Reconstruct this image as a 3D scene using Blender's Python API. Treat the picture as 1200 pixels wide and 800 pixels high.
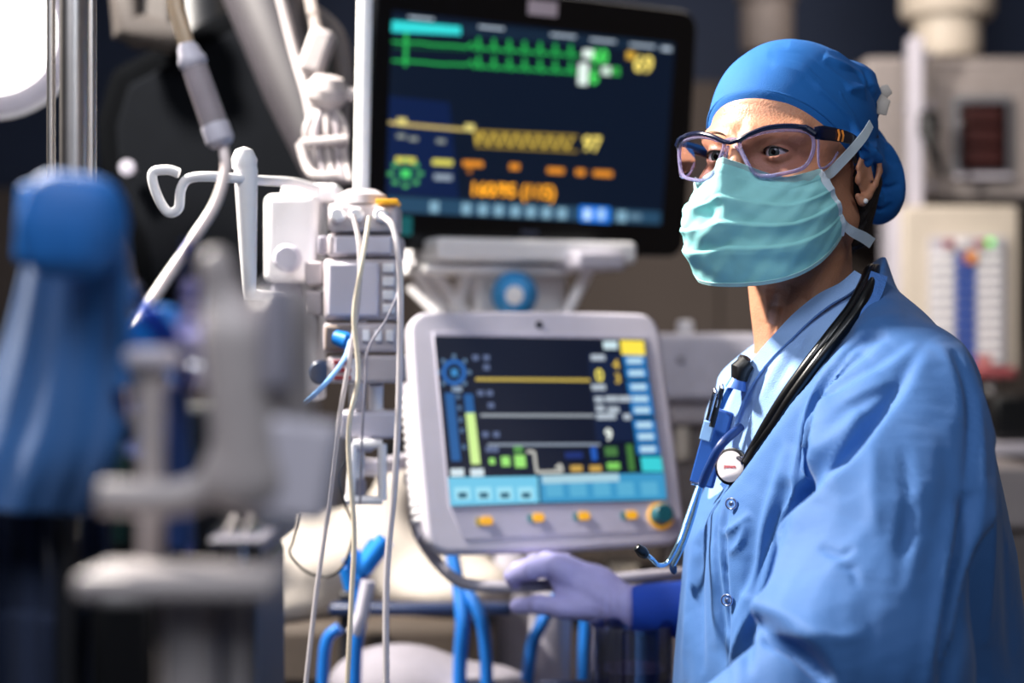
import bpy, math, random
import numpy as np
from mathutils import Vector, Matrix
random.seed(4); rng = np.random.default_rng(7)
for o in list(bpy.data.objects): bpy.data.objects.remove(o)
S = bpy.context.scene; COL = S.collection
F = 2000.0; CZ = 1.31
R = math.radians

# ---------------- camera, world, lights, exposure ----------------
cam = bpy.data.cameras.new('camera'); camo = bpy.data.objects.new('camera', cam); COL.objects.link(camo)
camo.location = (0, 0, CZ); camo.rotation_euler = (R(90), 0, 0)
cam.sensor_width = 36; cam.lens = 60; cam.clip_start = .05
cam.dof.use_dof = True; cam.dof.focus_distance = 1.64; cam.dof.aperture_fstop = 2.35
S.camera = camo
w = bpy.data.worlds.new('world'); S.world = w; w.use_nodes = True
w.node_tree.nodes['Background'].inputs[0].default_value = (.10, .13, .2, 1)
w.node_tree.nodes['Background'].inputs[1].default_value = .25
S.view_settings.view_transform = 'Standard'; S.view_settings.look = 'None'
S.view_settings.gamma = 1; S.view_settings.use_curve_mapping = False
S.view_settings.exposure = 0.0

def area(name, loc, target, size, power, color, shape='SQUARE', size_y=None):
    l = bpy.data.lights.new(name, 'AREA'); l.energy = power; l.color = color; l.size = size
    if size_y: l.shape = 'RECTANGLE'; l.size_y = size_y
    o = bpy.data.objects.new(name, l); COL.objects.link(o); o.location = loc
    o.rotation_euler = (Vector(target) - Vector(loc)).to_track_quat('-Z', 'Y').to_euler()
    return o
area('theatre_light_key', (-1.1, 2.0, 2.5), (.25, 1.75, 1.25), .18, 145, (1, .93, .84))
area('front_fill', (.5, -.6, 2.6), (.4, 1.7, 1.2), 0.8, 17, (.84, .91, 1))  # unseen soft fill added behind the camera to light the gown
area('ceiling_light_room', (.6, 3.4, 2.7), (.8, 4.2, 1.0), 1.2, 20, (1, .88, .78))
area('left_fill', (-1.0, .2, 2.6), (-.4, 1.6, 1.0), .7, 15, (.9, .93, 1))  # unseen fill added to brighten the foreground stand and pumps

area('side_fill', (-.75, .0, 2.75), (-.25, 1.0, 1.15), .6, 9, (.98, .96, 1))

# ---------------- materials ----------------
def lin(c):
    return tuple((x/12.92 if x <= .04045 else ((x+.055)/1.055)**2.4) for x in c)
def hexc(h): return lin([int(h[i:i+2], 16)/255 for i in (0, 2, 4)])
MATS = {}
def mat(name, h, rough=.5, metal=0, var=.08, scale=30, bump=.0, bscale=300, spec=None, sub=0, trans=0, emit=None, estr=1, sheen=0, ior=None, coat=0):
    if name in MATS: return MATS[name]
    m = bpy.data.materials.new(name); m.use_nodes = True; nt = m.node_tree; N = nt.nodes; L = nt.links
    b = N['Principled BSDF']; c = hexc(h)
    tc = N.new('ShaderNodeTexCoord')
    nz = N.new('ShaderNodeTexNoise'); nz.inputs['Scale'].default_value = scale; nz.inputs['Detail'].default_value = 4
    L.new(tc.outputs['Object'], nz.inputs['Vector'])
    rp = N.new('ShaderNodeValToRGB'); rp.color_ramp.elements[0].position = .3; rp.color_ramp.elements[1].position = .7
    rp.color_ramp.elements[0].color = tuple(x*(1-var) for x in c)+(1,)
    rp.color_ramp.elements[1].color = tuple(min(1, x*(1+var)) for x in c)+(1,)
    L.new(nz.outputs['Fac'], rp.inputs['Fac']); L.new(rp.outputs['Color'], b.inputs['Base Color'])
    b.inputs['Roughness'].default_value = rough; b.inputs['Metallic'].default_value = metal
    if spec is not None: b.inputs['Specular IOR Level'].default_value = spec
    if ior: b.inputs['IOR'].default_value = ior
    if sub:
        b.inputs['Subsurface Weight'].default_value = sub; b.inputs['Subsurface Radius'].default_value = (1, .35, .2)
        b.inputs['Subsurface Scale'].default_value = .006
    if trans: b.inputs['Transmission Weight'].default_value = trans
    if coat: b.inputs['Coat Weight'].default_value = coat
    if sheen: b.inputs['Sheen Weight'].default_value = sheen
    if emit:
        b.inputs['Emission Color'].default_value = hexc(emit)+(1,); b.inputs['Emission Strength'].default_value = estr
    if bump:
        n2 = N.new('ShaderNodeTexNoise'); n2.inputs['Scale'].default_value = bscale; n2.inputs['Detail'].default_value = 3
        L.new(tc.outputs['Object'], n2.inputs['Vector'])
        bp = N.new('ShaderNodeBump'); bp.inputs['Strength'].default_value = bump; bp.inputs['Distance'].default_value = .002
        L.new(n2.outputs['Fac'], bp.inputs['Height']); L.new(bp.outputs['Normal'], b.inputs['Normal'])
    MATS[name] = m; return m
def emi(h, s=1.0):
    return mat('display_'+h+'_%d' % int(s*100), '050505', .4, var=0, emit=h, estr=s)
def clear(name, h, refl=.06, tint=1.0):
    if name in MATS: return MATS[name]
    m = bpy.data.materials.new(name); m.use_nodes = True; nt = m.node_tree; N = nt.nodes; L = nt.links
    for n in list(N): N.remove(n)
    o = N.new('ShaderNodeOutputMaterial'); t = N.new('ShaderNodeBsdfTransparent'); g = N.new('ShaderNodeBsdfGlossy')
    g.inputs['Roughness'].default_value = .04; g.inputs['Color'].default_value = (1, 1, 1, 1)
    t.inputs['Color'].default_value = hexc(h)+(1,)
    lw = N.new('ShaderNodeLayerWeight'); lw.inputs['Blend'].default_value = .35
    mp = N.new('ShaderNodeMath'); mp.operation = 'MULTIPLY_ADD'; mp.inputs[1].default_value = .5; mp.inputs[2].default_value = refl
    mx = N.new('ShaderNodeMixShader')
    L.new(lw.outputs['Fresnel'], mp.inputs[0]); L.new(mp.outputs[0], mx.inputs[0])
    L.new(t.outputs[0], mx.inputs[1]); L.new(g.outputs[0], mx.inputs[2]); L.new(mx.outputs[0], o.inputs[0])
    MATS[name] = m; return m

# ---------------- object helpers ----------------
def W(px, py, D): return np.array([(px-600)*D/F, D, CZ-(py-400)*D/F])
def link(name, me, m, parent=None):
    o = bpy.data.objects.new(name, me); COL.objects.link(o)
    if m is not None and len(me.materials) == 0: me.materials.append(m)
    if parent is not None: o.parent = parent
    return o
def tag(o, label=None, cat=None, group=None, kind=None):
    if label: o['label'] = label
    if cat: o['category'] = cat
    if group: o['group'] = group
    if kind: o['kind'] = kind
    return o
def thing(name, label, cat, loc=(0, 0, 0), M=None, group=None):
    o = bpy.data.objects.new(name, None); COL.objects.link(o); o.empty_display_size = .05
    if M is not None: o.matrix_world = M
    else: o.location = tuple(loc)
    return tag(o, label, cat, group)
class MB:
    """collects shapes for one mesh; org is subtracted so children can sit under an Empty"""
    def __init__(s, org=(0, 0, 0)): s.v = []; s.f = []; s.org = np.array(org, float); s.bev = 0
    def add(s, V, Fc):
        b = len(s.v); s.v += [tuple(np.array(p, float)-s.org) for p in V]; s.f += [tuple(b+i for i in q) for q in Fc]; return s
    def box(s, c, d, M=None):
        c = np.array(c, float); V = []
        for x in (-.5, .5):
            for y in (-.5, .5):
                for z in (-.5, .5):
                    p = np.array([x*d[0], y*d[1], z*d[2]])
                    if M is not None: p = np.array(M) @ p
                    V.append(c+p)
        return s.add(V, [(0, 1, 3, 2), (4, 6, 7, 5), (0, 4, 5, 1), (2, 3, 7, 6), (0, 2, 6, 4), (1, 5, 7, 3)])
    def tube(s, pts, r, n=12, caps=True, flat=None, up=None):
        P = [np.array(p, float) for p in pts]; k = len(P)
        r = [r]*k if np.isscalar(r) else list(r)
        V = []; ref = np.array(up if up is not None else (0, -1, .01), float); 
        for i in range(k):
            t = P[min(i+1, k-1)]-P[max(i-1, 0)]; t = t/(np.linalg.norm(t)+1e-9)
            if abs(t @ ref)/np.linalg.norm(ref) > .97: ref2 = np.array([1., .1, 0])
            else: ref2 = ref
            a = np.cross(t, ref2); a /= np.linalg.norm(a); b = np.cross(a, t)
            fl = 1 if flat is None else flat
            for j in range(n):
                an = 2*math.pi*j/n; V.append(P[i]+r[i]*(math.cos(an)*a+fl*math.sin(an)*b))
        Fc = [(i*n+j, i*n+(j+1) % n, (i+1)*n+(j+1) % n, (i+1)*n+j) for i in range(k-1) for j in range(n)]
        if caps: Fc += [tuple(range(n))[::-1], tuple((k-1)*n+j for j in range(n))]
        return s.add(V, Fc)
    def lathe(s, c, prof, axis=(0, 0, 1), n=32, cap=True):
        ax = np.array(axis, float); ax /= np.linalg.norm(ax)
        ref = np.array([1., 0, 0]) if abs(ax[0]) < .8 else np.array([0, 1., 0])
        a = np.cross(ax, ref); a /= np.linalg.norm(a); b = np.cross(ax, a); c = np.array(c, float)
        V = [c+ax*h+r*(math.cos(2*math.pi*j/n)*a+math.sin(2*math.pi*j/n)*b) for (r, h) in prof for j in range(n)]
        k = len(prof)
        Fc = [(i*n+j, i*n+(j+1) % n, (i+1)*n+(j+1) % n, (i+1)*n+j) for i in range(k-1) for j in range(n)]
        if cap: Fc += [tuple(range(n))[::-1], tuple((k-1)*n+j for j in range(n))]
        return s.add(V, Fc)
    def prism(s, poly, y0, y1):
        """outline in (x,z), extruded along y"""
        n = len(poly); V = [(x, y0, z) for x, z in poly]+[(x, y1, z) for x, z in poly]
        return s.add(V, [tuple(range(n)), tuple(range(n, 2*n))[::-1]]+[(i, i+n, (i+1) % n+n, (i+1) % n) for i in range(n)])
    def build(s, name, m, parent=None, bevel=0, seg=2, ang=35, sub=0):
        me = bpy.data.meshes.new(name); me.from_pydata([tuple(map(float, v)) for v in s.v], [], s.f); me.update()
        import bmesh
        bm = bmesh.new(); bm.from_mesh(me); bmesh.ops.recalc_face_normals(bm, faces=bm.faces); bm.to_mesh(me); bm.free()
        me.polygons.foreach_set('use_smooth', [True]*len(me.polygons)); me.set_sharp_from_angle(angle=R(ang))
        o = link(name, me, m, parent)
        if bevel:
            b = o.modifiers.new('bevel', 'BEVEL'); b.width = bevel; b.segments = seg; b.limit_method = 'ANGLE'; b.angle_limit = R(40); b.harden_normals = False
        if sub:
            b = o.modifiers.new('subd', 'SUBSURF'); b.levels = sub; b.render_levels = sub
        return o
def rrect(w_, h_, r, n=6, bow=0):
    """rounded rectangle, sides bowed outward by bow"""
    P = []
    for cx, cz, a0 in ((w_/2-r, h_/2-r, 0), (-w_/2+r, h_/2-r, 90), (-w_/2+r, -h_/2+r, 180), (w_/2-r, -h_/2+r, 270)):
        for i in range(n+1):
            a = R(a0+90*i/n); P.append((cx+r*math.cos(a), cz+r*math.sin(a)))
    if bow:
        Q = []
        for i, (x, z) in enumerate(P):
            Q.append((x, z)); x2, z2 = P[(i+1) % len(P)]
            if abs(x2-x) > w_/2 or abs(z2-z) > h_/2:
                for k in range(1, 8): Q.append((x+(x2-x)*k/8, z+(z2-z)*k/8))
        P = [(x*(1+bow*(1-(2*z/h_)**2)), z*(1+bow*1.4*(1-(2*x/w_)**2))) for x, z in Q]
    return P
def smooth(pts, n=8):
    """Catmull-Rom through points"""
    P = [np.array(p, float) for p in pts]; P = [2*P[0]-P[1]]+P+[2*P[-1]-P[-2]]; out = []
    for i in range(1, len(P)-2):
        for k in range(n):
            t = k/n; a, b, c, d = P[i-1], P[i], P[i+1], P[i+2]
            out.append(.5*((2*b)+(-a+c)*t+(2*a-5*b+4*c-d)*t*t+(-a+3*b-3*c+d)*t**3))
    out.append(P[-2]); return out
def wp(l): return [W(*p) for p in l]

# ---------------- signed distance modelling ----------------
def ell(P, c, r):
    x, y, z = (P[0]-c[0])/r[0], (P[1]-c[1])/r[1], (P[2]-c[2])/r[2]
    k0 = np.sqrt(x*x+y*y+z*z)+1e-6
    k1 = np.sqrt((x/r[0])**2+(y/r[1])**2+(z/r[2])**2)+1e-6
    return k0*(k0-1)/k1
def cap(P, a, b, r1, r2=None):
    r2 = r1 if r2 is None else r2
    a = np.array(a, float); b = np.array(b, float); d = b-a; q = d @ d+1e-12
    t = np.clip(((P[0]-a[0])*d[0]+(P[1]-a[1])*d[1]+(P[2]-a[2])*d[2])/q, 0, 1)
    return np.sqrt((P[0]-a[0]-t*d[0])**2+(P[1]-a[1]-t*d[1])**2+(P[2]-a[2]-t*d[2])**2)-(r1+(r2-r1)*t)
def smin(a, b, k):
    h = np.clip(.5+.5*(b-a)/k, 0, 1); return b*(1-h)+a*h-k*h*(1-h)
def smax(a, b, k): return -smin(-a, -b, k)
def nets(fn, lo, hi, h):
    ax = [np.arange(lo[i], hi[i]+h, h, dtype=np.float32) for i in range(3)]
    P = (ax[0][:, None, None], ax[1][None, :, None], ax[2][None, None, :])
    G = np.broadcast_to(fn(P), (len(ax[0]), len(ax[1]), len(ax[2]))).astype(np.float32)
    s = G < 0; nx, ny, nz = G.shape
    cnt = np.zeros((nx-1, ny-1, nz-1), np.int8)
    for i in (0, 1):
        for j in (0, 1):
            for k in (0, 1): cnt += s[i:nx-1+i, j:ny-1+j, k:nz-1+k]
    act = (cnt > 0) & (cnt < 8); I = np.argwhere(act); idx = np.full(act.shape, -1, np.int64); idx[act] = np.arange(len(I))
    acc = np.zeros((len(I), 3)); n = np.zeros(len(I))
    C = [(i, j, k) for i in (0, 1) for j in (0, 1) for k in (0, 1)]
    vals = {c: G[I[:, 0]+c[0], I[:, 1]+c[1], I[:, 2]+c[2]].astype(float) for c in C}
    for c in C:
        for a in range(3):
            if c[a] == 0:
                d = list(c); d[a] = 1; d = tuple(d); v0, v1 = vals[c], vals[d]; m = (v0 < 0) != (v1 < 0)
                t = np.where(m, v0/(np.where(m, v0-v1, 1)), 0); p = np.array(c, float)[None, :].repeat(len(I), 0); p[:, a] = t
                acc[m] += p[m]; n[m] += 1
    V = (I+acc/n[:, None])*h+np.array(lo)
    Q = []
    for a in range(3):
        b, c = (a+1) % 3, (a+2) % 3
        sl0 = [slice(None)]*3; sl1 = [slice(None)]*3; sl0[a] = slice(0, -1); sl1[a] = slice(1, None)
        ch = s[tuple(sl0)] != s[tuple(sl1)]; E = np.argwhere(ch); st = s[tuple(sl0)][ch]
        ok = (E[:, b] > 0) & (E[:, c] > 0) & (E[:, b] < G.shape[b]-1) & (E[:, c] < G.shape[c]-1); E = E[ok]; st = st[ok]
        def cell(db, dc):
            e = E.copy(); e[:, b] -= db; e[:, c] -= dc; return idx[e[:, 0], e[:, 1], e[:, 2]]
        q = np.stack([cell(1, 1), cell(0, 1), cell(0, 0), cell(1, 0)], 1)
        q[~st] = q[~st][:, ::-1]; Q.append(q)
    return V, np.concatenate(Q)
def fast_mesh(name, V, Q):
    me = bpy.data.meshes.new(name); me.vertices.add(len(V)); me.vertices.foreach_set('co', np.ascontiguousarray(V, np.float32).ravel())
    n, k = Q.shape; me.loops.add(n*k); me.loops.foreach_set('vertex_index', Q.ravel().astype(np.int32))
    me.polygons.add(n); me.polygons.foreach_set('loop_start', (np.arange(n)*k).astype(np.int32))
    me.update(calc_edges=True); me.polygons.foreach_set('use_smooth', np.ones(n, bool)); me.validate(); return me
def relax(V, Q, it=1, lam=.5):
    for _ in range(it):
        acc = np.zeros_like(V); n = np.zeros(len(V))
        for i in range(4):
            for j in (1, 3):
                np.add.at(acc, Q[:, i], V[Q[:, (i+j) % 4]]); np.add.at(n, Q[:, i], 1)
        n[n == 0] = 1; V = V+lam*(acc/n[:, None]-V)
    return V
def vnorm(V, Q):
    fn = np.cross(V[Q[:, 2]]-V[Q[:, 0]], V[Q[:, 3]]-V[Q[:, 1]]); N = np.zeros_like(V)
    for i in range(4): np.add.at(N, Q[:, i], fn)
    return N/(np.linalg.norm(N, axis=1, keepdims=True)+1e-12)
def strokes(V, N, L, ymax=9):
    """cloth folds: each stroke is (points, half width in m along the view plane, height in m)"""
    px = 600+F*V[:, 0]/V[:, 1]; py = 400-F*(V[:, 2]-CZ)/V[:, 1]
    face = np.clip(-(N*V_dir(V)).sum(1)*3, 0, 1)*(V[:, 1] < ymax); H = np.zeros(len(V))
    for pts, wd, amp in L:
        P = np.array(smooth([np.array(p, float) for p in pts], 5)); best = np.full(len(V), 1e9); end = np.zeros(len(V))
        n = len(P)-1
        near = (px > P[:, 0].min()-4*wd) & (px < P[:, 0].max()+4*wd) & (py > P[:, 1].min()-4*wd) & (py < P[:, 1].max()+4*wd)
        ix = np.where(near)[0]
        if len(ix) == 0: continue
        bx = np.full(len(ix), 1e9); bt = np.zeros(len(ix))
        for i in range(n):
            d = P[i+1]-P[i]; t = np.clip(((px[ix]-P[i, 0])*d[0]+(py[ix]-P[i, 1])*d[1])/(d@d+1e-9), 0, 1)
            e = np.hypot(px[ix]-P[i, 0]-t*d[0], py[ix]-P[i, 1]-t*d[1]); m = e < bx; bx[m] = e[m]; bt[m] = (i+t[m])/n
        taper = np.clip(np.sin(np.pi*np.clip(bt, 0, 1)), 0, 1)**.6
        H[ix] += amp*(np.exp(-(bx/wd)**2) if amp < 0 else 1.15*np.exp(-(np.sqrt((bx/wd)**2+.08)))*1.0)*taper
    return V+N*(H*face)[:, None]
def steps(V, N, L, ymax=9):
    """overlapping folds: cloth rises sharply on one side of a line and falls away slowly; side +1 is to the right of the drawing direction"""
    px = 600+F*V[:, 0]/V[:, 1]; py = 400-F*(V[:, 2]-CZ)/V[:, 1]
    face = np.clip(-(N*V_dir(V)).sum(1)*3, 0, 1)*(V[:, 1] < ymax); H = np.zeros(len(V))
    for pts, side, amp, wd, dec in L:
        P = np.array(smooth([np.array(p, float) for p in pts], 6)); n = len(P)-1; R_ = dec*4
        ix = np.where((px > P[:, 0].min()-R_) & (px < P[:, 0].max()+R_) & (py > P[:, 1].min()-R_) & (py < P[:, 1].max()+R_))[0]
        if len(ix) == 0: continue
        bx = np.full(len(ix), 1e9); bt = np.zeros(len(ix)); sg = np.zeros(len(ix))
        for i in range(n):
            d = P[i+1]-P[i]; rx, ry = px[ix]-P[i, 0], py[ix]-P[i, 1]; t = np.clip((rx*d[0]+ry*d[1])/(d@d+1e-9), 0, 1)
            e = np.hypot(rx-t*d[0], ry-t*d[1]); m = e < bx; bx[m] = e[m]; bt[m] = (i+t[m])/n; sg[m] = np.sign(d[0]*ry-d[1]*rx)[m]*-1
        s = bx*sg*-side; prof = .5*(1+np.tanh(s/wd))*np.exp(-np.maximum(s, 0)/dec)-.25*np.exp(-(s+wd*1.5)**2/(2*wd)**2)
        H[ix] += amp*prof*np.clip(np.sin(np.pi*np.clip(bt, 0, 1)), 0, 1)**(1.1 if dec > 50 else .6)
    return V+N*(H*face)[:, None]
def V_dir(V):
    d = V-np.array([0, 0, CZ]); return d/np.linalg.norm(d, axis=1, keepdims=True)
def noise3(V, f, seed=0, n=5, aniso=(1, 1, 1)):
    r = np.random.default_rng(seed); out = np.zeros(len(V))
    for i in range(n):
        k = r.normal(size=3)*f*np.array(aniso); out += np.sin(V@k+r.uniform(0, 6.28)+1.5*np.sin(V@(r.normal(size=3)*f*.6)))
    return out/n
def hit(fn, px, py, off=0., y0=1.2, y1=2.4):
    """first point of a shape along a sight line, used to lay straps and cords on the surface"""
    t = np.linspace(y0, y1, 1200); x = (px-600)*t/F; z = CZ-(py-400)*t/F
    d = fn((x, t, z))-off; i = np.argmax(d < 0)
    if not (d < 0).any(): i = int(np.argmin(d))
    return np.array([x[i], t[i], z[i]])
def smesh(name, V, Q, m, parent, org=(0, 0, 0)):
    me = fast_mesh(name, V-np.array(org), Q); return link(name, me, m, parent)
def text(name, s, size, m, parent, M, ext=.0003, bold=0):
    cu = bpy.data.curves.new('t', 'FONT'); cu.body = s; cu.size = size; cu.extrude = ext; cu.align_x = 'CENTER'; cu.align_y = 'CENTER'; cu.offset = bold; cu.resolution_u = 2
    to = bpy.data.objects.new('t', cu); COL.objects.link(to)
    dg = bpy.context.evaluated_depsgraph_get(); me = bpy.data.meshes.new_from_object(to.evaluated_get(dg))
    bpy.data.objects.remove(to); me.materials.clear(); o = link(name, me, m, parent); o.matrix_local = M
    return o
def panel_matrix(px, py, D, psi, tau, rho=0):
    psi, tau, rho = R(psi), R(tau), R(rho)
    h = np.array([math.cos(psi), math.sin(psi), 0]); b = np.array([-math.sin(psi), math.cos(psi), 0]); z = np.array([0, 0, 1.])
    up = math.cos(tau)*z+math.sin(tau)*b
    h2 = math.cos(rho)*h+math.sin(rho)*up; u2 = -math.sin(rho)*h+math.cos(rho)*up; y = np.cross(u2, h2)
    O = W(px, py, D); M = Matrix.Identity(4)
    for i in range(3): M[i][0] = h2[i]; M[i][1] = y[i]; M[i][2] = u2[i]; M[i][3] = O[i]
    return M
def plan(M, px, py, ploc=0.0):
    """sight line -> local (x,z) on the panel plane y=ploc"""
    Mi = M.inverted(); a = Mi @ Vector((0, 0, CZ)); b = Mi @ Vector(tuple(W(px, py, 1.0)))
    t = (ploc-a.y)/(b.y-a.y); p = a+(b-a)*t; return p.x, p.z
TXT = Matrix.Rotation(R(90), 4, 'X')
# ---------------- materials in use ----------------
M_white = mat('white_enamel', 'F0EEF0', .35, var=.03)
M_lilac = mat('pale_grey_plastic', 'C2BECA', .42, var=.03)
M_grey = mat('mid_grey_plastic', '8E8B98', .5)
M_pump = mat('pump_grey_plastic', 'B4ACB0', .45, var=.04)
M_dark = mat('charcoal_plastic', '15171C', .45)
M_black = mat('black_plastic', '07080B', .4)
M_gloss = mat('black_gloss_bezel', '06080C', .22)
M_navy = mat('navy_enamel', '14284E', .4)
M_steel = mat('brushed_steel', 'C9C4C2', .38, metal=1)
M_chrome = mat('chrome', 'DCDCE0', .12, metal=1, var=0)
M_beige = mat('warm_grey_plastic', 'A8A0A0', .5, var=.05)
M_cream = mat('cream_enamel', 'C9BEB0', .5, var=.04)
M_taupe = mat('taupe_paint', '7C7370', .6)
M_blue = mat('bright_blue_plastic', '1478D0', .4)
M_hose = mat('blue_hose_plastic', '1A6BC0', .4)
M_tube = mat('clear_line_plastic', 'D6CFD2', .2, var=.02, trans=.25)
M_cyan = mat('cyan_plastic', '2F98DC', .35)
M_drape = mat('blue_drape_cloth', '1C5794', .8, var=.1, scale=12, bump=.3, bscale=900, sheen=.2)
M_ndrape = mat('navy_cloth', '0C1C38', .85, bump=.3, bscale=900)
M_linen = mat('white_linen', 'B4ACA4', .85, bump=.2, bscale=600, scale=8)
M_red = mat('dull_red_plastic', '9A4A50', .5)
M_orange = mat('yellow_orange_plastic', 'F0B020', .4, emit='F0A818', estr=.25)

# ---------------- the room ----------------
def struct(name, c, d, m, bevel=0):
    o = MB().box(c, d).build(name, m, bevel=bevel); o['kind'] = 'structure'; return o
M_wall = mat('taupe_wall_paint', '5C524D', .8, var=.06, scale=3, bump=.2, bscale=80)
M_wnavy = mat('navy_wall_paint', '1C2B48', .7, var=.1, scale=3)
M_floor = mat('grey_vinyl_floor', '4A4E58', .35, var=.1, scale=6)
M_ceil = mat('ceiling_paint', '8A8E98', .8)
struct('floor', (0, 1.9, -.05), (7.2, 7.4, .1), M_floor)
struct('ceiling', (0, 1.9, 2.95), (7.2, 7.4, .1), M_ceil)
struct('wall_back', (0, 5.35, 1.45), (7.2, .1, 2.9), M_wnavy)
struct('wall_left', (-3.35, 1.9, 1.45), (.1, 6.8, 2.9), M_wall)
struct('wall_right', (3.35, 1.9, 1.45), (.1, 6.8, 2.9), M_wall)
struct('wall_front', (0, -1.55, 1.45), (7.2, .1, 2.9), M_wnavy)
# lower cladding of the back wall, in separate panels
cl = thing('trim_1', None, None, (0, 5.3, 0)); cl['kind'] = 'structure'
x = -3.2
while x < 3.2:
    top = 1.78 if x < -.75 else 2.11
    MB((0, 5.3, 0)).box((x+.24, 5.27, top/2), (.475, .05, top-.002)).build('panel', M_wall, cl, bevel=.006); x += .48
struct('baseboard_back', (0, 5.235, .05), (6.5, .02, .1), M_dark)

# ---------------- surgical light, upper left ----------------
t = thing('surgical_light', 'round bright surgical light at the top left edge', 'lamp', (-1.0, 3.0, 2.9))
org = (-1.0, 3.0, 2.9); c = W(-12, 35, 2.4); ax = np.array([.35, -.9, -.35]); ax /= np.linalg.norm(ax)
MB(org).lathe(c, [(.02, -.07), (.08, -.065), (.112, -.03), (.124, 0), (.117, .004), (.095, .001), (.02, 0)], axis=ax, n=48).build('housing', M_lilac, t)
MB(org).lathe(c+ax*.003, [(.001, 0), (.091, 0), (.091, .004), (.001, .005)], axis=ax, n=48).build('diffuser', mat('lamp_diffuser', 'FFFFFF', .5, emit='FFF8F0', estr=3.2), t)
MB(org).tube(smooth([c-ax*.06, c-ax*.11+np.array([-.04, 0, .05]), c+np.array([-.22, .2, .35]), (-1.0, 2.9, 2.6), (-1.0, 3.0, 2.9)]), .018).build('arm', M_lilac, t)
r_ = MB(org); q = [c+ax*.0+(.134*math.cos(a)*np.cross(ax, (0, 0, 1))+.134*math.sin(a)*np.cross(ax, np.cross(ax, (0, 0, 1)))) for a in np.linspace(0, 6.283, 49)]
r_.tube(q, .0035, 8, caps=False); r_.build('guard_ring', M_white, t)

# ---------------- chrome uprights behind the blue drape ----------------
for nm, lab, xp, D, r in (('support_pole', 'slim steel pole at the far left, left of the thick chrome one', 60, 1.55, .004),
                          ('support_pole', 'thick chrome pole rising behind the blue clamp cushion', 87, 1.5, .0125),
                          ('support_pole', 'slim steel pole just right of the thick chrome pole', 107, 1.56, .005)):
    p = W(xp, 200, D); t = thing(nm, lab, 'pole', (p[0], p[1], 0), group=None)
    MB((p[0], p[1], 0)).tube([(p[0], p[1], .0), (p[0], p[1], 2.9)], r, 20).build('pole', M_steel, t)
    MB((p[0], p[1], 0)).lathe((p[0], p[1], 0), [(r*2.4, 0), (r*2.4, .02), (r, .03)], n=24).build('floor_flange', M_steel, t)

# ---------------- back wall equipment at the right ----------------
D = 4.0; k = D/F
def bx(px0, py0, px1, py1, D, dy):
    a, b = W(px0, py0, D), W(px1, py1, D)
    return ((a[0]+b[0])/2, D+dy/2, (a[2]+b[2])/2), (abs(b[0]-a[0]), dy, abs(a[2]-b[2]))
def boxth(nm, lab, cat, px0, py0, px1, py1, D, dy, m, part, bevel=.006, **kw):
    c, d = bx(px0, py0, px1, py1, D, dy); t = thing(nm, lab, cat, (c[0], c[1], c[2]-d[2]/2), **kw)
    MB((c[0], c[1], c[2]-d[2]/2)).box(c, d).build(part, m, t, bevel=bevel); return t, np.array((c[0], c[1], c[2]-d[2]/2))
def bp(t, og, nm, px0, py0, px1, py1, D, dy, m, bevel=.003):
    c, d = bx(px0, py0, px1, py1, D, dy); return MB(og).box(c, d).build(nm, m, t, bevel=bevel)
for nm, lab, xs in (('ceiling_duct', 'thick round duct above the wall cabinet at the top right', [(1055, 1165, -60, 22), (1072, 1150, 22, 68)]),
                    ('ceiling_duct', 'narrow round duct coming down behind the blue surgical cap', [(862, 935, -60, 4), (868, 930, 4, 62)])):
    a = W((xs[0][0]+xs[0][1])/2, 0, 4.3); t = thing(nm, lab, 'duct', (a[0], 4.3, 2.9))
    for i, (x0, x1, y0, y1) in enumerate(xs):
        r = (x1-x0)/2*4.3/F; zt = 2.9 if i == 0 else CZ-(y0-400)*4.3/F; zb = CZ-(y1-400)*4.3/F
        MB((a[0], 4.3, 2.9)).lathe((a[0], 4.3, zb), [(r*.92, 0), (r, .02), (r, zt-zb-.01), (r*.98, zt-zb)], n=40).build('flange' if i == 0 else 'pipe', M_cream if xs[0][0] > 1000 else M_taupe, t)
t, og = boxth('wall_cabinet', 'grey wall cabinet with a dark window and red display, upper right', 'cabinet', 1013, 66, 1215, 240, 4.1, 1.1, mat('grey_cabinet_paint', '8C8482', .55), 'body', .015)
bp(t, og, 'door', 1092, 92, 1210, 232, 4.075, .025, mat('grey_cabinet_paint', '8C8482', .55), .008)
bp(t, og, 'window_frame', 1118, 112, 1187, 206, 4.055, .02, mat('slate_frame', '5B5E66', .5), .006)
bp(t, og, 'window_pane', 1125, 120, 1180, 200, 4.048, .01, mat('dark_red_glass', '22100F', .15), .002)
for y in (126, 150, 174): bp(t, og, 'display_row', 1132, y, 1172, y+18, 4.045, .006, mat('dull_red_display', '2A0E0C', .4, emit='5A1410', estr=.08), .001)
bp(t, og, 'ledge', 1120, 204, 1188, 209, 4.04, .02, M_lilac, .003)
t, og = boxth('vertical_rail', 'light grey vertical rail on the front of the wall cabinet', 'rail', 1066, 42, 1083, 242, 3.98, .05, M_lilac, 'rail', .006)
for y in (60, 120, 215): bp(t, og, 'bracket', 1064, y, 1094, y+6, 4.0, .08, M_grey, .003)
t = thing('cable_handset', 'black hooked handset hanging beside the cabinet window', 'handset', W(1093, 150, 3.96))
MB(W(1093, 150, 3.96)).tube(smooth(wp([(1088, 140, 3.96), (1090, 165, 3.95), (1097, 185, 3.95), (1106, 206, 3.96)])), [.02, .02, .019, .018]+[.016]*6+[.012]*8+[.008]*7, 10).build('grip', M_black, t)
MB(W(1093, 150, 3.96)).box(W(1088, 145, 3.96), (.045, .03, .06)).build('head', M_black, t, bevel=.008)

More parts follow.
